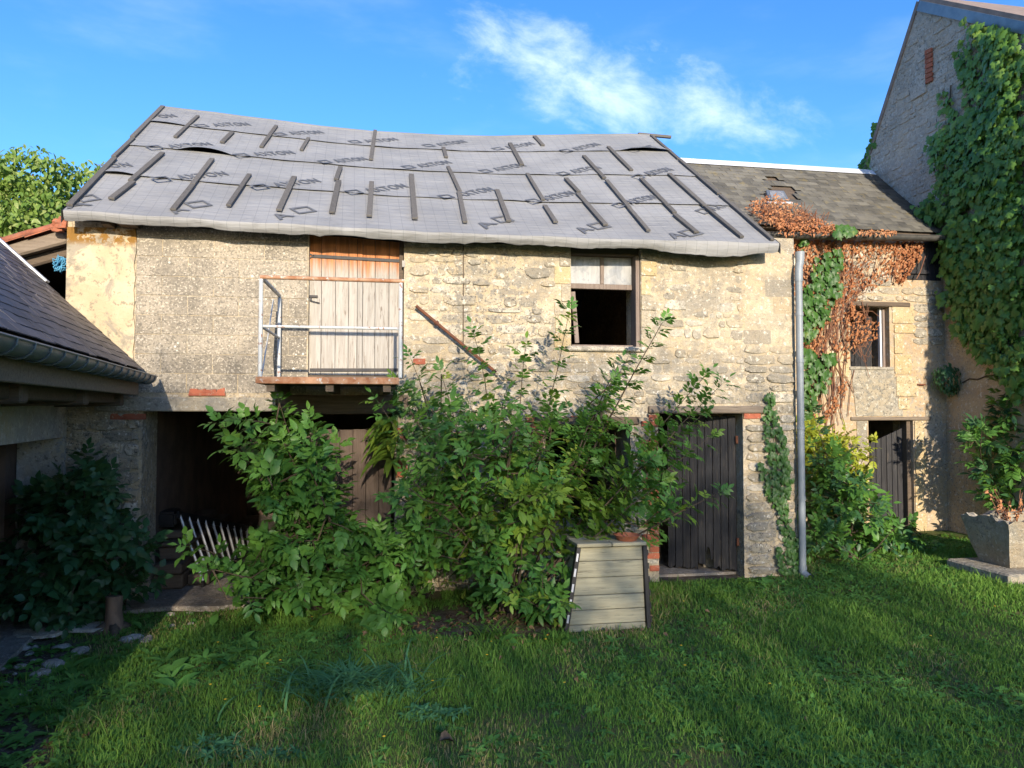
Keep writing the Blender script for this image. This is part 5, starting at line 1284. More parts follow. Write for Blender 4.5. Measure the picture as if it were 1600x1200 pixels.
def mk_dead():
    lv = []; st = MB()
    def wall(poly, n, s=(.025, .06), off=(.01, .09), any_=False):
        for px, py in sample_poly(poly, n):
            if not any_ and not clear(px, py): continue
            lv.append(frame(on_wall(px, py, random.uniform(*off)), (random.gauss(0, .5), -.2 * random.random(), -.8), (random.gauss(0, .5), -1, random.uniform(-.3, .6)), random.uniform(*s)))
    wall([(1230, 372), (1445, 376), (1440, 395), (1425, 418), (1415, 442), (1395, 430), (1370, 450), (1345, 455), (1320, 470), (1250, 520)], 900)
    wall([(1235, 372), (1440, 374), (1430, 392), (1240, 395)], 300)
    wall([(1252, 400), (1300, 400), (1300, 470), (1285, 560), (1275, 660), (1254, 660)], 460)
    wall([(1255, 500), (1275, 500), (1275, 560), (1255, 560)], 120)
    wall([(1300, 430), (1335, 450), (1345, 480), (1330, 540), (1318, 560), (1300, 540)], 130)
    wall([(1328, 470), (1350, 490), (1372, 500), (1372, 528), (1340, 535), (1326, 560), (1322, 500)], 170, off=(.06, .2), any_=True)
    wall([(1395, 385), (1442, 380), (1440, 400), (1420, 430), (1412, 445), (1400, 440)], 220, off=(.02, .1))
    wall([(1318, 590), (1326, 600), (1310, 640), (1290, 655), (1288, 645)], 60)
    # dry mass lying on the slates
    for px, py in sample_poly([(1162, 322), (1200, 317), (1235, 326), (1262, 342), (1285, 350), (1335, 360), (1400, 362), (1400, 368), (1215, 368), (1180, 345)], 1350):
        h = max(.02, .17 - abs(px - 1215) / 700) * random.random(); p = roof_hit(px, py, .03) + rn * h
        lv.append(frame(p, (random.gauss(0, .6), random.uniform(-1, .1), random.gauss(0, .5)), (random.gauss(0, .6), -.8, .8), random.uniform(.02, .05)))
    for px, py in sample_poly([(1190, 330), (1250, 340), (1290, 352), (1230, 362), (1195, 345)], 110):
        p = roof_hit(px, py, .05); d = Vector((random.gauss(0, .12), random.uniform(-.1, .1), random.uniform(.08, .26))); stalk(st, [p, p + d * .5 + Vector((random.gauss(0, .03), 0, 0)), p + d], .005)
    # bare runners
    for i in range(90):
        x0 = random.uniform(1258, 1330); y0 = random.uniform(560, 690); x1 = x0 + random.gauss(35, 50); y1 = random.uniform(370, 430); pts = []
        x1 = min(max(x1, 1252), 1440)
        for k in range(9):
            t = k / 8; x = x0 + (x1 - x0) * t + random.gauss(0, 4); y = y0 + (y1 - y0) * t; pts.append((x, y))
        if all(clear(*p) for p in pts): stalk(st, [on_wall(x, y, random.uniform(.012, .05)) for x, y in pts], random.choice((.004, .005, .008)))
    for i in range(40):
        x0, y0 = random.uniform(1290, 1345), random.uniform(440, 560); pts = [(x0 + k * random.uniform(6, 11), y0 - k * random.uniform(3, 12)) for k in range(7)]
        if all(clear(*p) for p in pts) and pts[-1][1] > 372: stalk(st, [on_wall(x, y, random.uniform(.01, .04)) for x, y in pts], .004)
    for i in range(26): stalk(st, [on_wall(x0, y0, .05) for x0, y0 in [(1330 + random.uniform(-8, 6) + k * random.uniform(4, 8), 480 + i * 2.6 + random.gauss(0, 4) + k * random.gauss(2, 3)) for k in range(6)]], .004)
    stalk(st, [on_wall(x, y, .06) for x, y in ((1396, 440), (1402, 400), (1405, 372), (1400, 362))], .012); stalk(st, [on_wall(x, y, .03) for x, y in ((1325, 650), (1330, 600), (1335, 578))], .006)
    stalk(st, [on_wall(x, y, .1) for x, y in ((1446, 400), (1438, 425), (1432, 436))], .008)
    return lv, st
creeper('dead_creeper', 'withered red-brown creeper spread over the wall and eave of the plastered wing', 'creeper', at_y(1290, 880, YR - .05), mk_dead, 0, DED, 'dead_leaf', stem='dry_stem')
def mk_green():
    lv = []
    for poly, n in (([(1275, 400), (1315, 385), (1315, 420), (1300, 430), (1310, 460), (1290, 490), (1262, 540), (1255, 520), (1255, 450), (1268, 430)], 170), ([(1256, 540), (1290, 560), (1300, 590), (1283, 620), (1265, 680), (1254, 690), (1254, 600)], 130), ([(1290, 430), (1312, 430), (1312, 460), (1292, 455)], 36), ([(1256, 440), (1285, 440), (1300, 490), (1280, 500), (1256, 480)], 60), ([(1300, 375), (1310, 350), (1335, 352), (1338, 360), (1300, 372)], 34), ([(1285, 552), (1306, 550), (1306, 565), (1290, 570)], 22), ([(1250, 375), (1262, 370), (1262, 380), (1252, 382)], 10)):
        for px, py in sample_poly(poly, n):
            p = on_wall(px, py, random.uniform(.06, .16)) if py > 366 else roof_hit(px, py, .1)
            lv.append(frame(p, (random.gauss(0, .4), -.2, -1), (random.gauss(0, .4), -1, random.uniform(0, .7)), random.uniform(.075, .13)))
    return lv, MB()
creeper('green_ivy', 'fresh green ivy strands among the withered creeper beside the downpipe', 'ivy', at_y(1270, 880, YR - .05), mk_green, 300, IVY, 'ivy')
def mk_strand():
    lv = []; st = MB(); pathA = [(1202, 612, 5), (1205, 640, 9), (1208, 670, 15), (1214, 700, 17), (1218, 740, 15), (1222, 780, 11), (1228, 815, 9), (1235, 850, 9), (1240, 880, 11), (1244, 905, 8)]; pathB = [(1188, 722, 5), (1196, 745, 8), (1206, 770, 9), (1216, 795, 6)]; pathC = [(1228, 715, 6), (1233, 745, 6), (1228, 775, 6)]; pathD = [(1246, 840, 8), (1250, 870, 9), (1246, 900, 6)]; pathE = [(1217, 855, 4), (1222, 880, 7), (1228, 905, 5)]
    for path in (pathA, pathB, pathC, pathD, pathE):
        for (x0, y0, w0), (x1, y1, w1) in zip(path[:-1], path[1:]):
            for _ in range(int(abs(y1 - y0) * (w0 + w1) / 2 * .105)):
                t = random.random(); wq = w0 + (w1 - w0) * t; p = at_y(x0 + (x1 - x0) * t + random.uniform(-wq, wq), y0 + (y1 - y0) * t, -random.uniform(.03, .08))
                lv.append(frame(p, (random.gauss(0, .5), -.2, -1), (random.gauss(0, .4), -1, random.uniform(0, .8)), random.uniform(.04, .075)))
        stalk(st, [at_y(x, y, -.035) for x, y, _ in path], .007)
    return lv, st
creeper('ivy_strand', 'small-leaved ivy climbing the corner stones beside the black ground door', 'ivy', at_y(1240, 910, -.05), mk_strand, 300, IVY, 'ivy')
def mk_pillar_ivy():
    lv = []
    for px, py in sample_poly([(612, 600), (640, 590), (690, 640), (690, 720), (665, 700), (640, 690), (620, 720), (612, 660)], 110) + sample_poly([(625, 800), (680, 780), (690, 900), (640, 900)], 60):
        lv.append(frame(at_y(px, py, -random.uniform(.03, .09)), (random.gauss(0, .5), -.2, -1), (random.gauss(0, .4), -1, random.uniform(0, .8)), random.uniform(.045, .08)))
    return lv, MB()
creeper('pillar_ivy', 'little ivy leaves trailing on the stone pillar between bay and shrub', 'ivy', at_y(650, 930, -.05), mk_pillar_ivy, 170, IVY, 'ivy')
# hart's tongue fern on the pillar edge
P0 = at_y(618, 668, -.04); fern = thing('hanging_fern', 'strap-leaved fern hanging from the pillar beside the grey board gate', 'fern', P0)
for i in range(34):
    a = random.uniform(-1.05, .12); L = random.uniform(.22, .5); root = P0 + Vector((random.uniform(-.06, .03), random.uniform(-.03, .02), random.uniform(-.42, .06)))
    d0 = Vector((math.sin(a) * 1.0, -.45 - .3 * random.random(), .35)); vs = []; wdt = random.uniform(.025, .042); side_ = Vector((.2, -.3, .6)).cross(d0).normalized()
    side_ = d0.cross(Vector((0, -.6, .7))).normalized(); p = root.copy(); d = d0.normalized(); n = 7
    for k in range(n + 1):
        q = math.sin(math.pi * min(1, .18 + .82 * k / n)) ** .7 * wdt if k < n else .003; up = side_.cross(d).normalized() * (-.35 * q)
        vs += [p - side_ * q - up, p, p + side_ * q - up]; p = p + d * (L / n); d = (d + Vector((0, 0, -.26))).normalized()
    mb = MB(); mb.add(vs, [f for k in range(n) for f in ((3 * k, 3 * k + 1, 3 * k + 4, 3 * k + 3), (3 * k + 1, 3 * k + 2, 3 * k + 5, 3 * k + 4))]); me = mb.mesh('frond', 'fern', True)
    at = me.attributes.new('tint', 'FLOAT', 'POINT'); at.data.foreach_set('value', np.full(len(me.vertices), random.random(), dtype=np.float32)); inst('frond', me, Matrix(), fern)
# cushion plant in the corner
Pm = at_x(1482, 592, XG - .12); cush = thing('cushion_plant', 'round dark green cushion plant growing from the corner of the ochre walls', 'plant', Pm); lv = []
for _ in range(900):
    v = Vector((random.gauss(0, 1), random.gauss(0, 1), random.gauss(0, 1))).normalized()
    if v.y > .6: continue
    p = Pm + Vector((v.x * .21, v.y * .14, v.z * .19 - .03 * v.x)) * (1 + .4 * mnoise.noise(v * 1.8)) * random.uniform(.7, 1.15); lv.append(frame(p, v * .5 + Vector((0, -.1, -.8)), v + Vector((0, 0, .4)), random.uniform(.03, .065)))
put_leaves(lv, SMP, 'elder_dark', cush, 0)
# dried stalks in the trough
# ------------------------------------------------------------------ distant tree behind the lean-to
def crown_tree(name, label, base, cen, rad, n, mat, size, variants=SMP, lobes=9, trunk_r=.16, holes=.25):
    base = Vector(base); cen = Vector(cen); t = thing(name, label, 'tree', base); lv = []; br = MB()
    c = [cen + Vector((random.gauss(0, .5) * rad[0], random.gauss(0, .5) * rad[1], random.uniform(-.6, .6) * rad[2])) for _ in range(lobes)]
    for k in range(n):
        q = random.choice(c); v = Vector((random.gauss(0, 1), random.gauss(0, 1), random.gauss(0, 1))).normalized() * random.uniform(.55, 1.05)
        p = q + Vector((v.x * rad[0], v.y * rad[1], v.z * rad[2])) * .5
        if mnoise.noise(p * 1.6) > holes: continue
        lv.append(frame(p, (random.gauss(0, .6), random.gauss(0, .6), -.5), (v + Vector((0, -.3, .7))), random.uniform(.7, 1.2) * size))
    MB().tube([base + Vector((0, 0, -.1)), base.lerp(cen, .5), cen], [trunk_r, trunk_r * .75, trunk_r * .4], 9).build('trunk', 'bark', t, True)
    for q in c: MB().tube([base.lerp(cen, .7), base.lerp(cen, .8).lerp(q, .5) + Vector((0, 0, .1)), q], [trunk_r * .5, trunk_r * .3, trunk_r * .1], 6).build('branch', 'bark', t, True)
    V, Lp, S, T, ti = scatter(variants, lv, [random.randrange(len(variants)) for _ in lv]); o = link(bpy.data.objects.new('crown', np_mesh('crown', V, Lp, S, T, mat, False, {'tint': ti})), t); o['kind'] = 'stuff'
    return t
pc = at_y(60, 312, 6.5); crown_tree('leafy_tree', 'leafy tree with pale flower heads behind the tiled lean-to at the left', (pc.x - .3, 6.6, 0), (pc.x - .25, 6.5, pc.z - .25), (1.3, 1.1, .95), 11000, 'tree_leaf', .115, SMP, 16, holes=.5)
# ------------------------------------------------------------------ unseen trees added behind the camera to shade the yard and filter the sun
def shade_screen_tree(x0, x1, label, ztop, n, size=.152):
    xc = (x0 + x1) / 2; t = thing('shade_screen_tree', label, 'tree', (xc, -24.5, 0), 'unseen trees added to filter the sun onto the barn'); lv = []
    while len(lv) < n:
        p = Vector((random.uniform(x0, x1), random.uniform(-26.6, -22.4), random.uniform(.2, ztop + .6)))
        top = ztop + .5 * mnoise.noise(Vector((p.x * .9, 3.1, .5))) + .3 * mnoise.noise(Vector((p.x * 2.3, 1.7, 4))) - .07 * (p.y + 24.5) ** 2
        if p.z > top or random.random() < max(0, (p.z - top + .9) / .9) * .55: continue
        lv.append(frame(p, (random.gauss(0, .7), random.gauss(0, .7), -.4), (random.gauss(0, .7), random.gauss(0, .9), .5), random.uniform(.7, 1.3) * size))
    MB().tube([(xc, -24.5, -.1), (xc + .1, -24.4, ztop * .5), (xc, -24.5, ztop * .85)], [.09, .06, .02], 8).build('trunk', 'bark', t, True)
    V, Lp, S, T, ti = scatter(SMP, lv, [random.randrange(4) for _ in lv]); o = link(bpy.data.objects.new('crown', np_mesh('crown', V, Lp, S, T, 'tree_leaf', False, {'tint': ti})), t); o['kind'] = 'stuff'
for i, lb in enumerate(('first', 'second', 'third', 'fourth', 'fifth', 'sixth')): shade_screen_tree(-14.5 + i * 3.45, -14.5 + (i + 1) * 3.45, 'unseen loose tree added to filter the sun on the barn, %s from the outbuilding side' % lb, 9.15, SCREEN_N)
crown_tree('dapple_tree', 'unseen loose-crowned tree added behind the camera to dapple the wing', (9.0, -15, 0), (8.6, -15, 2.5), (2.1, 1.8, 1.45), 4200, 'tree_leaf', .26, SMP, 12, holes=.16)

# ------------------------------------------------------------------ things in the yard
# slatted wooden compost box
cb = at_z(950, 985, 0); box_ = thing('compost_box', 'weathered slatted wooden box with black corner strips standing on the lawn under the shrub', 'wooden box', (cb.x, cb.y + .3, 0))
yb0 = cb.y; c0, c1 = at_y(888, 985, yb0), at_y(1009, 985, yb0); t0, t1 = at_y(907, 852, yb0 + .09), at_y(1003, 852, yb0 + .09)
z = 0.0; rows_ = [(0, .055), (.06, .175), (.18, .30), (.305, .45), (.455, .59), (.595, .71)]; H = t0.z - .02; sc_ = H / .715
def fpt(u, z, dy=0): 
    f = z / H; a = Vector((c0.x, yb0, 0)).lerp(Vector((t0.x, yb0 + .09, 0)), f); b = Vector((c1.x, yb0, 0)).lerp(Vector((t1.x, yb0 + .09, 0)), f); p = a.lerp(b, u); return Vector((p.x, p.y + dy, z))
for za, zb in rows_:
    za, zb = za * sc_, zb * sc_; dy = random.uniform(-.004, .004)
    MB().hexa([fpt(0, za, dy), fpt(1, za, dy), fpt(1, za, .03 + dy), fpt(0, za, .03 + dy), fpt(0, zb, dy), fpt(1, zb, dy), fpt(1, zb, .03 + dy), fpt(0, zb, .03 + dy)]).build('plank', 'crate_wood', box_, bevel=.004)
    for u, sx in ((0, -1), (1, 1)):
        def spt(v, z): p = fpt(u, z, .035); q = p + Vector((0.0, .60 - 2 * .09 * z / H, 0)); return p.lerp(q, v)
        o1 = Vector((-sx * .03, 0, 0)); MB().hexa([spt(0, za), spt(1, za), spt(1, za) + o1, spt(0, za) + o1, spt(0, zb), spt(1, zb), spt(1, zb) + o1, spt(0, zb) + o1]).build('plank', 'crate_wood', box_)
for u, sx in ((0, -1), (1, 1)):
    a, b = fpt(u, 0, .0) + Vector((sx * .025, .006, 0)), fpt(u, H, .0) + Vector((sx * .02, .006, 0)); st_ = MB().bar(a, b, .04, .06, (0, 1, 0)).build('corner_strip', 'black', box_, bevel=.004)
    if u == 0:
        for k in range(5): p = a.lerp(b, .12 + k * .18) + Vector((-.004, -.033, 0)); MB().bar(p, p + (b - a).normalized() * .07, .018, .006, (0, 1, 0)).build('clip', 'white_clip', st_)
    else:
        for k in range(6): p = a.lerp(b, .08 + k * .16) + Vector((.022, -.02, 0)); MB().bar(p, p + (b - a).normalized() * .05, .012, .03, (0, 1, 0)).build('clip', 'black', st_)
zl = H + .006; lx0, lx1 = t0.x - .04, t1.x + .03; mid_ = lx0 + (lx1 - lx0) * .5
for a, b in ((lx0, mid_ - .003), (mid_ + .003, lx1)): MB().box(a, b, yb0 + .05, yb0 + .2, zl, zl + .032).build('lid_board', 'crate_wood', box_, bevel=.005)
for k in range(3): MB().box(lx0, lx1, yb0 + .205 + k * .14, yb0 + .335 + k * .14, zl, zl + .03).build('lid_board', 'crate_wood', box_, bevel=.005)
sp = Vector((at_y(980, 840, yb0 + .16).x, yb0 + .17, zl + .033)); sv = MB(); prof = [(.0, .0), (.085, .0), (.118, .045), (.125, .05), (.118, .052), (.08, .014), (0, .012)]
n = 22; vs = [(sp.x + r * math.cos(2 * math.pi * k / n), sp.y + r * math.sin(2 * math.pi * k / n), sp.z + h) for r, h in prof[1:-1] for k in range(n)]
m_ = len(prof) - 2; sv.add(vs, [(j * n + k, j * n + (k + 1) % n, (j + 1) * n + (k + 1) % n, (j + 1) * n + k) for j in range(m_ - 1) for k in range(n)] + [tuple(range(n))[::-1], tuple(range((m_ - 1) * n, m_ * n))])
o = smooth_angle(sv.build('plant_saucer', 'terracotta')); tag(o, 'terracotta plant saucer lying on the lid of the slatted wooden box', 'saucer')

# stone trough
tr = thing('stone_trough', 'big weathered stone trough with a broken rim at the right edge of the lawn', 'trough', (7.4, -.9, .1))
ta, tb_ = at_y(1513, 800, -.42), at_y(1532, 880, -.42)
TZ0 = float(zg(7, -.6)) + .09; TZ1 = ta.z; tx0, tx1 = ta.x, ta.x + 1.25; ty0, ty1 = -.98, -.30
mb = MB(); nseg = 16
def ring(ins, z, jag=0):
    out = []
    cs_ = [(tx0 + ins, ty0 + ins), (tx1 - ins, ty0 + ins), (tx1 - ins, ty1 - ins), (tx0 + ins, ty1 - ins)]
    for i in range(4):
        a, b = cs_[i], cs_[(i + 1) % 4]
        for k in range(nseg):
            t = k / nseg; x, y = a[0] + (b[0] - a[0]) * t, a[1] + (b[1] - a[1]) * t; jz = 0
            if jag: jz = -abs(mnoise.noise(Vector((x * 4, y * 4, 1.3)))) * .055 - (.035 if (x < tx0 + .35 and mnoise.noise(Vector((x * 9, y * 9, .2))) > 0) else 0)
            out.append((x + random.uniform(-.004, .004), y + random.uniform(-.004, .004), z + jz))
    return out
random.seed(5); rings = [ring(.13, TZ0), ring(.06, TZ0 + .22), ring(.02, TZ1 - .15), ring(0, TZ1, 1), ring(.09, TZ1 - .004, 1), ring(.12, TZ0 + .3)]
k = 4 * nseg
for r_ in rings: mb.v += r_
for j in range(len(rings) - 1): mb.f += [(j * k + i, j * k + (i + 1) % k, (j + 1) * k + (i + 1) % k, (j + 1) * k + i) for i in range(k)]
mb.f += [tuple(range(k))[::-1], tuple(range(5 * k, 6 * k))]; smooth_angle(mb.build('basin', 'trough', tr), 30)
MB().box(tx0 - .16, tx1 + .1, ty0 - .16, ty1 + .06, TZ0 - .14, TZ0 - .004).build('base_slab', 'trough', tr, bevel=.02)
MB().box(tx0 + .13, tx1 - .13, ty0 + .13, ty1 - .13, TZ0 + .301, TZ1 - .16).build('soil_fill', 'ground', tr)
ds = thing('dry_plant', 'withered brown plant standing in the stone trough', 'plant', (tx0 + .42, -.6, TZ1 - .16)); dm = MB(); lv = []
for i in range(14):
    p = Vector((tx0 + .42 + random.gauss(0, .05), -.6 + random.gauss(0, .05), TZ1 - .2)); d = Vector((random.gauss(0, .16), random.gauss(0, .14), random.uniform(.25, .5))); stalk(dm, [p, p + d * .5, p + d], .004)
    for _ in range(5): lv.append(frame(p + d * random.uniform(.4, 1), (random.gauss(0, 1), random.gauss(0, 1), -.6), (0, -1, .3), random.uniform(.03, .06)))
dm.build('stems', 'dry_stem', ds); put_leaves(lv, DED, 'dead_leaf', ds, 0)

# ladder lying on its edge in the open bay
lad = thing('ladder', 'aluminium ladder leaning on its edge inside the dark open bay', 'ladder', at_z(315, 915, .05))
bn, bf = at_z(316, 914, .07), at_z(392, 862, .07); tn, tf = at_y(277, 804, bn.y + .12), at_y(388, 826, bf.y + .0)
for a, b in ((bn, bf), (tn, tf)): MB().bar(a, b, .028, .075, (0, 0, 1)).build('rail', 'black', lad, bevel=.003)
for i in range(10):
    t = .03 + i * .104; smooth_angle(MB().tube([bn.lerp(bf, t), tn.lerp(tf, t)], .016, 8).build('rung', 'alu', lad))
# old timber along the bay's left side, with a black case on it
tp = thing('timber_pile', 'pile of old dark boards along the left wall inside the open bay', 'timber pile', (by[0] + .3, 1.2, .05))
for k, (xo, z0_, wd, th, y0_, y1_) in enumerate(((.02, .05, .3, .16, .35, 3.0), (.33, .05, .22, .12, .5, 2.6), (.04, .215, .28, .12, .3, 2.8), (.30, .18, .20, .10, .6, 3.2), (.05, .34, .24, .14, .45, 2.2), (.08, .485, .3, .05, .4, 2.6), (.02, .54, .24, .09, .6, 2.4))):
    MB().bar((by[0] + xo + wd / 2, y0_, z0_ + th / 2), (by[0] + xo + wd / 2 + random.uniform(-.06, .06), y1_, z0_ + th / 2 + random.uniform(0, .012)), wd, th - .01).build('board', 'beam', tp, bevel=.012)
P = at_y(263, 828, .75); cz = .66; mb = MB(); mb.box(P.x - .11, P.x + .11, .62, .95, cz, cz + .17); o = mb.build('tool_case', 'black', None, bevel=.03, seg=2); tag(o, 'small black case on top of the board pile in the bay', 'case')
# stump by the left pillar, rubble
ps = at_z(176, 984, 0); stp = thing('tree_stump', 'short brown stump stuck upright by the dark shrub at the left', 'stump', ps)
n = 10; smooth_angle(MB().tube([ps + Vector((.02, -.05, -.05)), ps + Vector((.01, .0, .06)), ps + Vector((0, .02, .16)), ps + Vector((0.0, .03, .29))], [.11, .08, .068, .074], 11).build('trunk', 'stump_wood', stp), 50)
for k in range(4): a = k * 1.6 + .4; MB().tube([ps + Vector((0, 0, .05)), ps + Vector((math.cos(a) * .13, math.sin(a) * .12 - .03, .0)), ps + Vector((math.cos(a) * .22, math.sin(a) * .2 - .05, -.05))], [.06, .045, .02], 7).build('root', 'bark', stp, True)
def rock(px, py, s, label=None, group='stones lying at the edge of the path', mat='rubble', zz=1.0):
    p = at_z(px, py, 0); p.z = float(zg(p.x, p.y)); bm = bmesh.new(); bmesh.ops.create_icosphere(bm, subdivisions=2, radius=1)
    sd_ = random.random() * 50
    for v in bm.verts:
        q = v.co.copy(); f = 1 + .45 * mnoise.noise(q * 1.1 + Vector((sd_, 0, 0))); v.co = Vector((q.x * s * f * 1.2, q.y * s * f * .9, q.z * s * f * .55 * zz))
    me = bpy.data.meshes.new('rock'); bm.to_mesh(me); bm.free(); me.materials.append(M[mat]); o = link(bpy.data.objects.new('rock', me), None, Matrix.Translation(p + Vector((0, 0, s * .15))) @ Matrix.Rotation(random.uniform(0, 3), 4, 'Z')); tag(o, label, 'rock', group); return o
for px, py, s, l in ((207, 999, .075, 'pale stone in the weeds right of the stump'), (96, 1010, .06, 'whitish stone on the path left of the brown stump'), (125, 1015, .065, 'tan stone beside the whitish one on the path'), (86, 1040, .085, 'flat grey stone nearest the camera at the path edge'), (66, 1053, .06, 'half-buried dull stone in front of the flat grey one'), (228, 1001, .06, 'dark slab by the pale stone near the bay floor')): rock(px, py, s, l)
for i in range(26):
    px, py = random.choice(((random.uniform(0, 190), random.uniform(975, 1012)), (random.uniform(0, 60), random.uniform(1005, 1090)), (random.uniform(190, 330), random.uniform(955, 985)))); rock(px, py, random.uniform(.018, .045), 'small rubble stone strewn on the bare soil at the left', 'small rubble on the left path')
for px, py, w_, h_ in ((140, 985, .28, .1), (60, 995, .3, .08)):
    p = at_z(px, py, 0); mb = MB(); v, f = SV[int(px) % 18]; mb.add([(p.x + x * w_ * 1.4, p.y + z * w_, .02 + -y * .035) for x, y, z in v], f); o = mb.build('paving_stone', 'rubble'); tag(o, 'sunken grey paving stone in front of the dark shrub' if px == 140 else 'sunken grey paving stone at the left picture edge below the dark opening', 'paving stone')
# dead leaf on the lawn
p = at_z(686, 1172, 0); o = inst('fallen_leaf', leaf_mesh(DED, 1, 'bark'), frame(p + Vector((0, 0, .05)), (1, .3, .1), (.1, -.3, .9), .10), None); tag(o, 'single dark curled leaf lying on the front lawn', 'leaf')

# ------------------------------------------------------------------ lawn, weeds, tufts
def make_grass(n=300000):
    x = rng.uniform(-5.2, 9.2, n * 2); y = -7.0 + 8.3 * rng.random(n * 2) ** 1.0
    d = x * math.sin(YAW) + (y + 8) * math.cos(YAW); u = x * math.cos(YAW) - (y + 8) * math.sin(YAW)
    keep = (d > 2.3) & (np.abs(u) < d * .74 + .5) & (y < 1.95) & ((y < np.where(x < .62, -.42, -.07)) | ((x > 4.9) & (x < 8.4)))
    keep &= ~((x > tx0 - .14) & (y > ty0 - .14) & (y < ty1 + .05)) & ~((x > c0.x - .02) & (x < c1.x + .02) & (y > yb0) & (y < yb0 + .7))
    nn = np.sin(x * 1.9 + 1.1 * np.sin(y * 1.7)) * np.sin(y * 2.1 + .8 * np.sin(x * 1.3)) + .5 * np.sin(x * 5.3 + y * 2) * np.sin(y * 4.7 - x)
    so2 = soilness(x, y); keep &= rng.random(n * 2) > so2 * 1.05
    keep &= rng.random(n * 2) < np.clip(.72 + .3 * nn, .3, 1) * np.clip((6.2 / np.maximum(d, 1)) ** 1.1, .45, 1.3)
    x, y, nn, d = x[keep][:n], y[keep][:n], nn[keep][:n], d[keep][:n]; k = len(x); z = zg(x, y)
    L = rng.gamma(5, .0055, k) * (1 + .45 * np.clip(nn, -1, 1)) + .012; L *= np.where(rng.random(k) < .04, 1.9, 1)
    a = rng.uniform(0, 2 * np.pi, k); b = rng.uniform(0, 2 * np.pi, k); lean = rng.uniform(.15, .9, k) * L; wd = rng.uniform(.0018, .0036, k) * np.clip(d / 4.5, .9, 1.6)
    ca, sa = np.cos(a) * wd, np.sin(a) * wd; lx, ly = np.cos(b) * lean, np.sin(b) * lean
    V = np.empty((k, 5, 3)); V[:, 0] = np.stack([x - ca, y - sa, z - .004], 1); V[:, 1] = np.stack([x + ca, y + sa, z - .004], 1)
    V[:, 2] = np.stack([x + lx * .35 + ca * .75, y + ly * .35 + sa * .75, z + L * .6], 1); V[:, 3] = np.stack([x + lx * .35 - ca * .75, y + ly * .35 - sa * .75, z + L * .6], 1); V[:, 4] = np.stack([x + lx, y + ly, z + L * .92], 1)
    base = np.arange(k) * 5; Lp = np.stack([base, base + 1, base + 2, base + 3, base + 3, base + 2, base + 4], 1).ravel(); tot = np.tile([4, 3], k); st = np.concatenate([[0], np.cumsum(tot)[:-1]])
    t = np.clip(.45 + .28 * nn + rng.normal(0, .22, k), 0, 1)
    dryz = .5 * np.sin(x * 1.1 + 2.2 + np.sin(y * 1.9)) * np.sin(y * 1.4 + .5) + .3 * np.sin(x * 4.3 - y * 3.1)
    dr = np.clip(rng.random(k) * .62 + .7 * np.clip(dryz, 0, 1) + .04 * (x > 4.5), 0, 1) * (rng.random(k) < .6)
    me = np_mesh('grass', V.reshape(-1, 3), Lp, st, tot, 'grass', False, {'tint': np.repeat(t, 5), 'dry': np.repeat(dr, 5)})
    o = link(bpy.data.objects.new('grass', me)); o['kind'] = 'stuff'
make_grass()
def rosette(seed, n, wide):
    r = random.Random(seed); V = []; Fc = []
    for i in range(n):
        a = 2 * math.pi * (i + r.uniform(-.3, .3)) / n; e = r.uniform(.15, .8); v, f = leaflet((0, 0, .0), (math.cos(a), math.sin(a), e), (-math.cos(a) * e, -math.sin(a) * e, 1), r.uniform(.7, 1.1), wide * r.uniform(.8, 1.2), r.uniform(.3, .7)); o = len(V); V += [tuple(p) for p in v]; Fc += [tuple(i_ + o for i_ in q) for q in f]
    return np.array(V), Fc
ROS = [rosette(1, 6, .42), rosette(2, 5, .55), rosette(3, 4, .62), rosette(4, 7, .3), rosette(5, 3, .7)]
def weeds(n, fn, size, mat, name):
    ms = []
    for _ in range(n * 6):
        if len(ms) >= n: break
        x, y = random.uniform(-4.2, 8.6), random.uniform(-6.2, 1.6); f = fn(x, y)
        if random.random() > f: continue
        if (-.42 if x < .62 else -.06) < y and x < 4.95: continue
        if x > tx0 - .16 and ty0 - .16 < y < ty1 + .06: continue
        if x > 8.42 or y > 1.93: continue
        if c0.x - .05 < x < c1.x + .05 and yb0 - .02 < y < yb0 + .7: continue
        ms.append(Matrix.Translation((x, y, float(zg(x, y)) + .01)) @ Matrix.Rotation(random.uniform(0, 6.3), 4, 'Z') @ Matrix.Rotation(random.gauss(0, .25), 4, 'X') @ Matrix.Scale(random.uniform(.6, 1.3) * size, 4))
    V, Lp, S, T, ti = scatter(ROS, ms, [random.randrange(len(ROS)) for _ in ms]); o = link(bpy.data.objects.new(name, np_mesh(name, V, Lp, S, T, mat, False, {'tint': ti}))); o['kind'] = 'stuff'
def g2(x, y, cx, cy, sx, sy): return math.exp(-((x - cx) / sx) ** 2 - ((y - cy) / sy) ** 2)
def wf_(x, y):
    nz = .5 + .5 * mnoise.noise(Vector((x * .9, y * 1.1, 4)));  pt = .5 + .5 * mnoise.noise(Vector((x * 2.6, y * 2.6, 9)))
    a = .9 * g2(x, y, -1.6, -1.9, 1.3, .8) + .8 * g2(x, y, -1.7, -3.4, 1.0, 1.0) + .8 * g2(x, y, 2.9, -3.3, 1.1, .9) + .7 * g2(x, y, 3.2, -5, 1, .9) + .9 * g2(x, y, 5.4, -.3, 1.4, .6) + .8 * g2(x, y, 4.2, -1.0, 1.2, .5) + .4 * g2(x, y, -.5, -1.6, 1, .4) + .7 * g2(x, y, 7.8, 1.0, .6, .8)
    return min(1, a * (.4 + .9 * pt) + (.40 if pt > .58 else .05) * nz)
weeds(7000, wf_, .047, 'weed', 'ground_weeds')
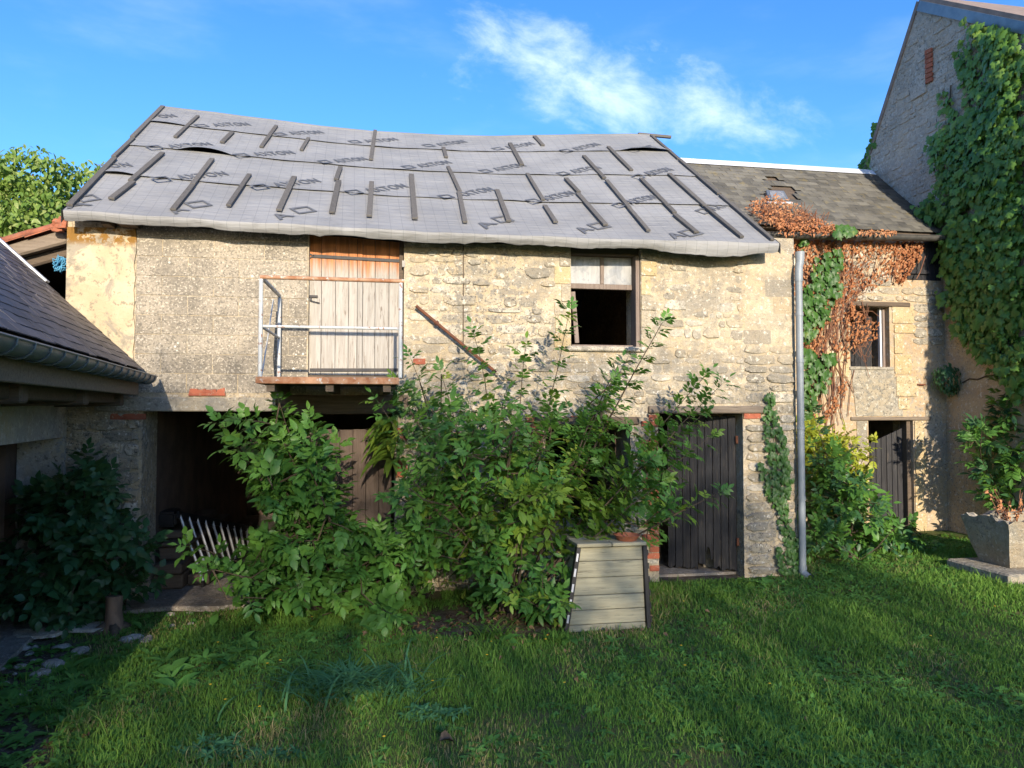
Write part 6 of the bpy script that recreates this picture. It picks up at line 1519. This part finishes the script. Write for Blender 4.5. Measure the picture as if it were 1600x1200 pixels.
weeds(360, lambda x, y: .7 * g2(x, y, -1.9, -2.0, 1.2, .9) + .6 * g2(x, y, 5.3, -.4, 1.4, .5) + .3 * g2(x, y, .3, -1.7, 1.6, .3) + .3 * g2(x, y, 2.0, -1.9, .8, .25), .13, 'weed', 'tall_weeds')
weeds(1500, lambda x, y: g2(x, y, 7.7, .9, .9, .8), .075, 'elder_yellow', 'ground_ivy')
def tuft(name, label, px, py, n, L, spread, mat, wid=.006, group=None):
    p0 = at_z(px, py, 0); p0.z = float(zg(p0.x, p0.y)); t = thing(name, label, 'grass tuft', p0, group); mb = MB(); ti = []
    for i in range(n):
        a = random.uniform(0, 6.28); r0 = abs(random.gauss(0, spread)); b = Vector((p0.x + math.cos(a) * r0, p0.y + math.sin(a) * r0 * .45, p0.z - .01)); az = random.uniform(0, 6.28); l = L * random.uniform(.6, 1.15); d = Vector((math.cos(az) * .5, math.sin(az) * .5, 1)).normalized(); x = Vector((-math.sin(az), math.cos(az), 0)) * wid; pts = [b]; k = 5
        for j in range(k): pts.append(pts[-1] + d * (l / k)); d = (d + Vector((math.cos(az) * .28, math.sin(az) * .28, -.22))).normalized()
        vs = []
        for j, p in enumerate(pts): q = 1 - .85 * (j / k) ** 2; vs += [p - x * q, p + x * q]
        mb.add(vs, [(2 * j, 2 * j + 1, 2 * j + 3, 2 * j + 2) for j in range(k)]); ti += [random.random()] * len(vs)
    me = mb.mesh('blades', mat, True); at = me.attributes.new('tint', 'FLOAT', 'POINT'); at.data.foreach_set('value', np.array(ti, dtype=np.float32)); o = inst('blades', me, Matrix(), t); o['kind'] = 'stuff'
tuft('grass_tuft', 'broad tuft of long bluish bulb leaves lying over on the lawn', 545, 1090, 300, .36, .30, 'tuft', .008)
tuft('grass_tuft', 'small clump of long grass right of the bluish tuft', 632, 1085, 50, .22, .12, 'tuft', .005)
tuft('grass_tuft', 'upright grass clump on the bare soil in front of the shrub', 770, 995, 90, .3, .12, 'grass', .005)
tuft('grass_tuft', 'rough grass clump at the foot of the black strip of the wooden box', 875, 1000, 70, .2, .12, 'grass', .005)
def rosplant(px, py, size, n, label, mat='weed'):
    p = at_z(px, py, 0); p.z = float(zg(p.x, p.y)); t = thing('thistle_plant', label, 'weed', p); ms = []
    for _ in range(n): ms.append(Matrix.Translation((p.x + random.gauss(0, size), p.y + random.gauss(0, size * .6), p.z + abs(random.gauss(0, size * .25)))) @ Matrix.Rotation(random.uniform(0, 6.3), 4, 'Z') @ Matrix.Rotation(random.gauss(0, .3), 4, 'X') @ Matrix.Scale(random.uniform(.03, .06), 4))
    V, Lp, S, T, ti = scatter(ROS[3:4] + ROS[:1], ms, [random.randrange(2) for _ in ms]); o = link(bpy.data.objects.new('foliage', np_mesh('foliage', V, Lp, S, T, mat, False, {'tint': ti})), t); o['kind'] = 'stuff'
rosplant(330, 1180, .10, 110, 'feathery weed at the bottom edge left of the middle', 'tuft'); rosplant(675, 1120, .08, 70, 'low feathery weed right of the long-leaved tuft', 'tuft'); rosplant(425, 1185, .06, 50, 'small feathery weed at the bottom edge beside the larger one', 'tuft')
fl_ = MB()
for _ in range(26):
    x, y = random.choice(((random.gauss(-.2, .7), random.gauss(-2.4, .4)), (random.uniform(-1, 6), random.uniform(-5, -1)))); z = float(zg(x, y)) + random.uniform(.05, .09); n = 7
    fl_.add([(x, y, z + .004)] + [(x + .011 * math.cos(6.283 * k / n), y + .011 * math.sin(6.283 * k / n), z) for k in range(n)], [(0, 1 + k, 1 + (k + 1) % n) for k in range(n)])
o = fl_.build('lawn_flowers', 'flower'); o['kind'] = 'stuff'
# fallen leaves and dry stalks on the soil
lv = []
for _ in range(230):
    x, y = (random.gauss(1.1, .8), random.gauss(-1.35, .4)) if random.random() < .8 else (random.uniform(-3, 6), random.uniform(-5.5, -.6)); lv.append(frame((x, y, float(zg(x, y)) + random.uniform(.01, .04)), (random.gauss(0, 1), random.gauss(0, 1), .1), (random.gauss(0, .3), random.gauss(0, .3), 1), random.uniform(.025, .06)))
V, Lp, S, T, ti = scatter(DED, lv, [random.randrange(5) for _ in lv]); o = link(bpy.data.objects.new('leaf_litter', np_mesh('leaf_litter', V, Lp, S, T, 'litter', False, {'tint': ti}))); o['kind'] = 'stuff'
